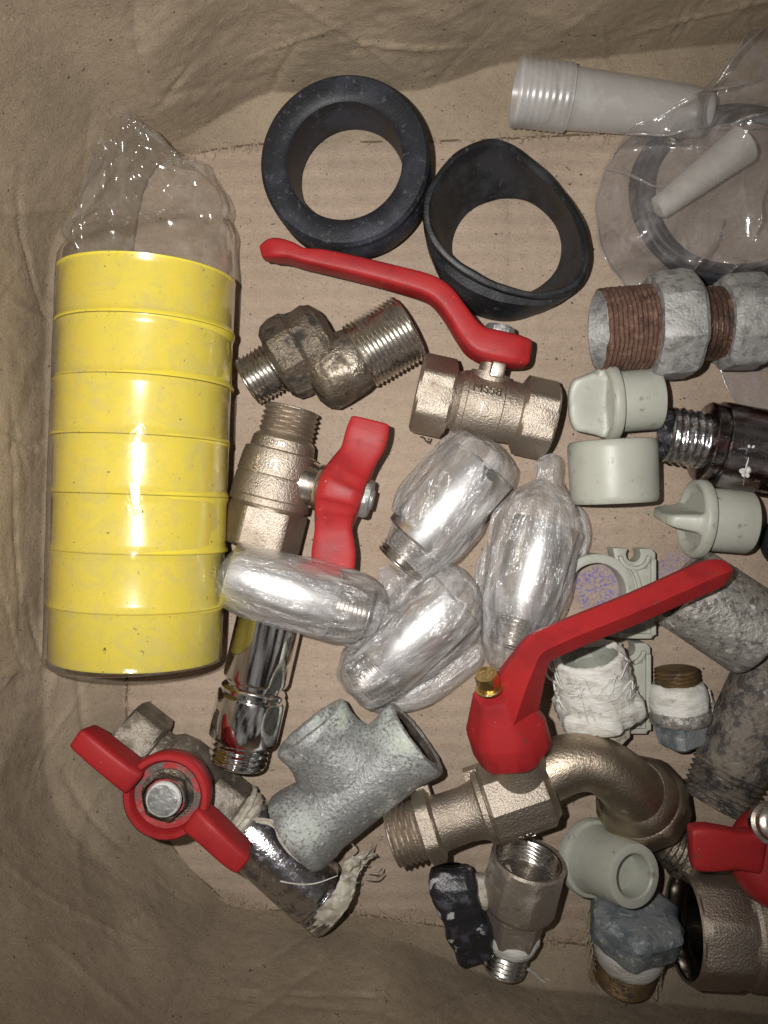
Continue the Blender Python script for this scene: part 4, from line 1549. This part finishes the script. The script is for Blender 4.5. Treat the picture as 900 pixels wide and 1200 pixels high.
lathe(mb, f, [(0, 0), (0, 11), (3, 14), (L - 6, 23), (L - 2, 23.5), (L, 22), (L, 18), (L - 40, 14), (L - 40, 0)], 60)
o = mb.build('plastic_cone', MT['tube_white'], None, sharp=40)
tag(o, 'white plastic cone lying inside the clear bag over the o-rings', 'plastic cone')

# clear bag: two loose sheets over and under the rings
mb = MB()
outline = [(896, 30), (860, 62), (822, 108), (780, 132), (741, 152), (713, 190), (699, 232), (704, 285), (722, 318), (742, 340), (800, 352), (835, 400), (852, 450), (880, 486), (960, 492), (1005, 380), (1010, 200), (960, 60)]
oc = [(x + 5 * noise.noise(Vector((x * .03, y * .03, 1))), y + 5 * noise.noise(Vector((x * .03, y * .03, 7)))) for x, y in crc(outline, 10)]
ctrb = (872, 240)


FOLDS = [(893, 33, 823, 112, .16), (705, 195, 772, 218, .14), (806, 335, 850, 258, .15), (722, 190, 735, 300, -.10), (884, 285, 898, 220, .12), (740, 160, 830, 150, .1), (700, 250, 760, 300, .08), (790, 120, 890, 90, .12), (835, 352, 870, 300, .1), (845, 150, 900, 130, .1)]


def bag_z(px, py, s_, seed, up):
    dome = (1 - s_ ** 3.5)
    ring_d = math.hypot((px - 864) / 1.15, py - 228)
    over = math.exp(-((ring_d - 98) / 24) ** 2)
    tx = max(0, min(1, (px - 604) / 228))
    tubed = abs(py - (108 + tx * 26))
    tube = math.exp(-(tubed / 48) ** 4) * sstep(850, 815, px)
    cone = math.exp(-(((px - 825) * .8 + (py - 205) * .6) ** 2 / 70 ** 2 + ((py - 205) * .8 + (px - 825) * .6) ** 2 / 34 ** 2))
    under = sstep(305, 335, py)
    back = sstep(150, 60, py)
    q_ = Vector((px * .014 + seed, py * .014, seed))
    cr_ = .08 * (ridged(q_ * .9, 2) - .5) + .10 * fbm(q_ * .8, 2) + .20 * crump(q_ * 1.5)
    z = .04
    if up:
        z += (.34 * dome + .20 * over + .42 * cone) * (1 - under)
        z = max(z, .86 * tube) if up else z
        z += back * .35 + cr_ * (.4 + .6 * s_) * (1 - .7 * under)
        for (x0, y0, x1, y1, am) in FOLDS:
            lx, ly = x1 - x0, y1 - y0
            ln = math.hypot(lx, ly)
            al = ((px - x0) * lx + (py - y0) * ly) / ln / ln
            if -.1 < al < 1.1:
                pe = abs((px - x0) * ly - (py - y0) * lx) / ln
                z += am * math.exp(-pe / 7) * max(0, 1 - (2 * al - 1) ** 2)
    else:
        z += back * .10 + cr_ * .15
    return max(z, .02 + (.02 if up else 0))


def bag_sheet(mb, lift, seed, up):
    rings = []
    M_ = 60
    for i in range(M_ + 1):
        s_ = 1 - i / M_
        ring = []
        for (x, y) in oc:
            px = lerp(ctrb[0], x, s_)
            py = lerp(ctrb[1], y, s_)
            ring.append(W(px, py, bag_z(px, py, s_, seed, up)))
        rings.append(ring)
    mb.grid(rings, True, False, False)
    if up:
        strand(mb, [(x, y, bag_z(x, y, 1, seed, 1) + .01) for x, y in oc[::3]] + [(oc[0][0], oc[0][1], bag_z(oc[0][0], oc[0][1], 1, seed, 1) + .01)], .014, 2, 8)
        for (x0, y0, x1, y1, am) in FOLDS:
            if am < .1:
                continue
            pts = []
            for q_ in range(9):
                x = lerp(x0, x1, q_ / 8) + 2.5 * math.sin(q_ * 1.1 + x0)
                y = lerp(y0, y1, q_ / 8) + 2.5 * math.cos(q_ * .9 + y0)
                pts.append((x, y, bag_z(x, y, .6, seed, 1) + .012))
            strand(mb, pts, .016, 3, 8)


bag_sheet(mb, .9, 3.3, 1)
bag_sheet(mb, .02, 8.1, 0)
o = mb.build('plastic_bag', MT['film_bag'], None, sharp=180)
tag(o, 'loose clear plastic bag holding grey o-rings at the upper right', 'plastic bag')

# ------------------------------------------------------------------ angle valve with chipped black handle
root = thing('angle_valve', 'limescaled angle valve with a chipped black handle at the front of the box', 'angle valve', W(610, 1060, 0))
f = Fr((620, 1006), (590, 1134), .66, .34)
f.sc = f.k
L = (W(590, 1134, .34) - W(620, 1006, .66)).length / f.k
mb = MB()
lathe(mb, f, [(0, 38.5), (-1, 42), (2, 43.5)] + [(8, 42.5, {'N': 8, 'rmax': 45.8, 'rot': .3}), (50, 42.5, {'N': 8, 'rmax': 45.6, 'rot': .3}), (60, 41, {'N': 8, 'rmax': 42.5, 'rot': .3})] + [(68, 36), (69, 33)] + [(70, 32, {'N': 6, 'rmax': 36, 'rot': PI / 6}), (104, 30, {'N': 6, 'rmax': 34, 'rot': PI / 6})] + [(106, 26), (108, 0)], 72)
mb.build('body', MT['plaster_metal'], root, sharp=17, disp=[(.008, 6)])
mb = MB()
lathe(mb, f, [(1, 40)] + thr(2, 30, 38, 5, 3) + [(30, 0)], 72)
mb.build('inner_thread', MT['steel_thread'], root, sharp=50)
mb = MB()
lathe(mb, f, [(98, 28), (99, 32), (104, 33.5), (112, 32), (116, 30), (118, 24)], 60)
strand(mb, [(600, 1120, .5), (609, 1130, .4), (622, 1138, .3), (634, 1148, .22), (640, 1152, .2)], .02)
strand(mb, [(602, 1124, .5), (612, 1132, .4), (626, 1140, .3), (644, 1149, .22)], .012)
mb.build('tape_band', MT['ptfe'], root, sharp=70, disp=[(.03, 6)])
mb = MB()
lathe(mb, f, thr(114, L - 2, 26.5, 6, 3) + [(L, 22), (L, 0)], 60)
mb.build('thread', MT['steel_thread'], root, sharp=50)
mb = MB()
lathe(mb, Fr((600, 1040), (552, 1046), .48, .50), [(0, 26), (26, 24), (30, 19), (34, 21), (44, 20), (48, 12), (60, 12)], 48)
mb.build('stem', MT['ptfe_old'], root, sharp=40, disp=[(.02, 7)])
mb = MB()
sweep(mb, [(529, 1022, .54, 52, 44), (530, 1036, .56, 58, 54), (535, 1054, .57, 52, 56), (542, 1072, .57, 48, 52), (549, 1090, .56, 52, 44), (554, 1104, .55, 48, 38), (557, 1117, .54, 44, 32)], p=4.5, sub=7)
mb.build('handle', MT['chipped_black'], root, sharp=45, disp=[(.07, 2.8), (.025, 8)])

# ------------------------------------------------------------------ painted plug with tape
root = thing('taped_plug', 'lumpy grey-blue painted plug with a white tape band at the front of the box', 'pipe plug', W(740, 1090, 0))
f = Fr((747, 1068), (730, 1146), .62, .22)
f.sc = f.k
L = (W(730, 1146, .22) - W(747, 1068, .62)).length / f.k
mb = MB()
o6 = {'N': 6, 'rmax': 54, 'rot': .25}
lathe(mb, f, [(-6, 0), (-6, 20), (-4, 36), (-2, 43, {'N': 6, 'rmax': 46, 'rot': .25}), (4, 48, o6), (26, 49, o6), (34, 47, o6), (38, 40), (40, 20)], 72)
mb.build('head', MT['paint_blue_grey'], root, sharp=40, disp=[(.07, 2.6), (.03, 8)])
mb = MB()
lathe(mb, f, [(36, 30), (37, 40), (42, 42.5), (62, 41), (70, 39), (73, 36), (74, 20)], 64)
mb.build('tape_band', MT['ptfe'], root, sharp=70, disp=[(.02, 6)])
mb = MB()
lathe(mb, f, thr(70, L - 4, 36, 5, 3, -1) + [(L - 2, 30), (L - 2, 0)], 60)
mb.build('thread', MT['brown_thread'], root, sharp=50)
mb = MB()
rnd = random.Random(4)
for i in range(26):
    a = rnd.uniform(-2.9, .2)
    t0 = rnd.uniform(62, L)
    pts = []
    for q_ in range(5):
        pp = f.pt(t0 + q_ * rnd.uniform(-3, 4), 38 + rnd.uniform(-1, 5), a + q_ * rnd.uniform(.05, .2))
        kz = K(pp.z)
        pts.append((450 + pp.x / kz, 600 - pp.y / kz, max(.03, pp.z)))
    strand(mb, pts, rnd.uniform(.006, .012), 3, 5)
for i in range(22):
    pts = []
    x = 694 + rnd.uniform(-5, 3)
    y0 = rnd.uniform(1060, 1120)
    strand(mb, [(x, y0, .4), (x - rnd.uniform(0, 6), y0 + 12, .38), (x + rnd.uniform(-2, 5), y0 + 26, .3), (x + rnd.uniform(2, 12), y0 + 36, .25)], rnd.uniform(.006, .012), 3, 5)
mb.build('hemp_winding', MT['hemp'], root, sharp=60)

# ------------------------------------------------------------------ big valve in the corner
root = thing('large_ball_valve', 'large open-mouthed nickel valve with a red butterfly handle in the lower right corner', 'ball valve', W(850, 1090, 0))
f = Fr((802, 1085), (960, 1093), .68, .66)
L = f.n
mb = MB()
oh = {'N': 8, 'rmax': 65, 'rot': PI / 2 - .05}
lathe(mb, f, [(0, 56.5), (-2, 59), (0, 61)] + [(3, 60, {'N': 8, 'rmax': 62.5, 'rot': PI / 2 - .05}), (8, 61.5, oh), (52, 61.5, oh), (58, 60, {'N': 8, 'rmax': 62.5, 'rot': PI / 2 - .05})] + [(62, 61), (66, 64), (80, 65), (83, 63), (85, 58), (90, 58), (96, 60), (120, 64), (160, 66), (200, 62), (220, 50), (220, 0)], 96)
mb.build('body', MT['nickel'], root, sharp=22)
mb = MB()
lathe(mb, f, [(0, 57), (4, 55), (20, 54), (22, 51), (80, 50), (80, 0)], 72)
mb.build('bore', MT['bore_dark'], root, sharp=50)
fs = Fr((930, 1060), (918, 985), .90, 1.18)
mb = MB()
lathe(mb, fs, [(0, 50), (20, 42), (30, 38), (60, 38), (60, 0)], 48)
mb.build('stem', MT['nickel'], root)
mb = MB()
fh = axis(W(925, 1006, 1.30), Vector((-.05, .35, 1)), .0087)
lathe(mb, fh, [(-40, 30), (-38, 57), (-30, 60), (-8, 58), (0, 52), (5, 40), (6, 20), (6, 0)], 72)
sweep(mb, [(812, 992, 1.32, 50, 26), (826, 992, 1.33, 52, 28), (845, 993, 1.33, 48, 28), (862, 994, 1.32, 44, 28), (885, 996, 1.30, 48, 30)], p=6, sub=6)
mb.build('butterfly_handle', MT['red'], root, sharp=40)
mb = MB()
fn = axis(W(905, 965, 1.42), Vector((-.1, .35, 1)), .0087)
lathe(mb, fn, [(-10, 24), (2, 24), (4, 20), (14, 19), (17, 14), (17, 9), (12, 8), (12, 0)], 48)
mb.build('nut', MT['nickel_smooth'], root)
mb = MB()
aR = PI / 2 - .05
ring = []
c0 = f.pt(95, 59, aR - .08)
rd_ = (c0 - f.pt(93, 0, 0)).normalized()
fa_ = axis(c0, rd_, .0093)
lathe(mb, fa_, [(-1, 6), (1.5, 6), (2, 5), (1.5, 4), (-1, 4)], 24)
lathe(mb, fa_, [(-1, 2.2), (1.5, 2), (2, 0)], 16)
mb.build('cast_mark', MT['nickel_smooth'], root)
for (s_, a_) in (('I', .16), ('C', .38), ('II', .60), ('I', .82)):
    mb = MB()
    text_mesh(mb, f, s_, 96, aR + a_, 17, 59.5, 1.8, 0 if s_ == 'C' else PI / 2)
    mb.build('cast_letter', MT['nickel_smooth'], root)

# ------------------------------------------------------------------ small brass stub behind the tap outlet
root = thing('brass_stub', 'small threaded brass stub half hidden between tap outlet and red wing handle', 'pipe nipple', W(795, 1000, 0))
f = Fr((772, 982), (826, 1016), .30, .32)
mb = MB()
lathe(mb, f, [(0, 0), (0, 24)] + thr(1, 26, 27, 7, 3) + [(27, 24), (30, 29), (32, 30), (36, 30), (38, 27), (60, 26), (62, 20), (62, 0)], 60)
mb.build('body', MT['dirty_brass'], root, sharp=40)

# black ring just inside the right edge
f = axis(W(922, 636, .08), Vector((.05, 0, 1)), .0099)
mb = MB()
lathe(mb, f, [(-7, 22), (-7, 28), (-3, 31), (4, 31), (8, 28), (8, 22), (4, 19), (-3, 19), (-7, 22)], 60)
o = mb.build('rubber_washer', MT['rubber'], None, sharp=50)
tag(o, 'small black washer cut by the right edge of the photo beside a finger-grip plug', 'washer')

# ------------------------------------------------------------------ crumbs on the cardboard
mb = MB()
rnd = random.Random(99)
for i in range(290):
    px, py = rnd.uniform(200, 900), rnd.uniform(200, 1060)
    if i < 30:
        px, py = rnd.gauss(700, 45), rnd.gauss(620, 30)
    c = W(px, py, .006)
    s_ = rnd.choice((.004, .006, .009, .014))
    b = len(mb.v)
    for dx_, dy_, dz_ in ((1, 0, 0), (-1, .3, 0), (0, 1, 0), (.1, -1, 0), (0, 0, 1), (0, 0, -1)):
        mb.v.append(c + Vector((dx_ * rnd.uniform(.6, 1.6), dy_ * rnd.uniform(.6, 1.4), dz_ * .7)) * s_)
    for t in ((0, 2, 4), (2, 1, 4), (1, 3, 4), (3, 0, 4), (2, 0, 5), (1, 2, 5), (3, 1, 5), (0, 3, 5)):
        mb.f.append(tuple(b + q_ for q_ in t))
for (x, y) in ((492, 512), (506, 514), (519, 512), (498, 517), (514, 518)):
    a = rnd.uniform(0, PI)
    strand(mb, [(x, y, .01), (x + 4 * math.cos(a), y + 4 * math.sin(a), .03), (x + 8 * math.cos(a + .4), y + 8 * math.sin(a + .4), .01)], .012, 3, 5)
o = mb.build('dirt_crumbs', MT['grime'], None)
tag(o, 'scattered dark crumbs of dirt lying on the cardboard', 'dirt', kind='stuff')

# ------------------------------------------------------------------ camera and light
cam_d = bpy.data.cameras.new('camera')
cam_d.sensor_fit = 'VERTICAL'
cam_d.sensor_height = 24
cam_d.lens = 24 / (2 * 6.0 / D)
cam_d.clip_start = .05
cam_d.clip_end = 200
cam = bpy.data.objects.new('camera', cam_d)
cam.location = (0, 0, D)
col.objects.link(cam)
sc.camera = cam

fl = bpy.data.lights.new('phone_flash', 'SPOT')
fl.energy = 4200
fl.color = (1.0, .975, .94)
fl.shadow_soft_size = .07
fl.spot_size = math.radians(100)
fl.spot_blend = 1.0
flo = bpy.data.objects.new('phone_flash', fl)
flo.location = (-.75, .42, D + .05)
d = Vector((-.35, 1.1, 0)) - flo.location
flo.rotation_euler = d.to_track_quat('-Z', 'Y').to_euler()
col.objects.link(flo)

w = bpy.data.worlds.new('World')
sc.world = w
w.use_nodes = True
bg = w.node_tree.nodes['Background']
wt = w.node_tree
wc = wt.nodes.new('ShaderNodeTexCoord')
wn = wt.nodes.new('ShaderNodeTexNoise')
wn.inputs['Scale'].default_value = 2.6
wn.inputs['Detail'].default_value = 3
wt.links.new(wc.outputs['Generated'], wn.inputs['Vector'])
wr = wt.nodes.new('ShaderNodeValToRGB')
wr.color_ramp.elements[0].position = .40
wr.color_ramp.elements[0].color = (.02, .018, .016, 1)
wr.color_ramp.elements[1].position = .66
wr.color_ramp.elements[1].color = (.34, .32, .30, 1)
wt.links.new(wn.outputs['Fac'], wr.inputs['Fac'])
wt.links.new(wr.outputs['Color'], bg.inputs[0])
bg.inputs[1].default_value = .75

sc.view_settings.view_transform = 'Standard'
sc.view_settings.look = 'None'
sc.view_settings.exposure = 0
sc.view_settings.gamma = 1
sc.cycles.max_bounces = 10
sc.cycles.transparent_max_bounces = 24
sc.cycles.sample_clamp_indirect = 4
sc.cycles.use_denoising = True
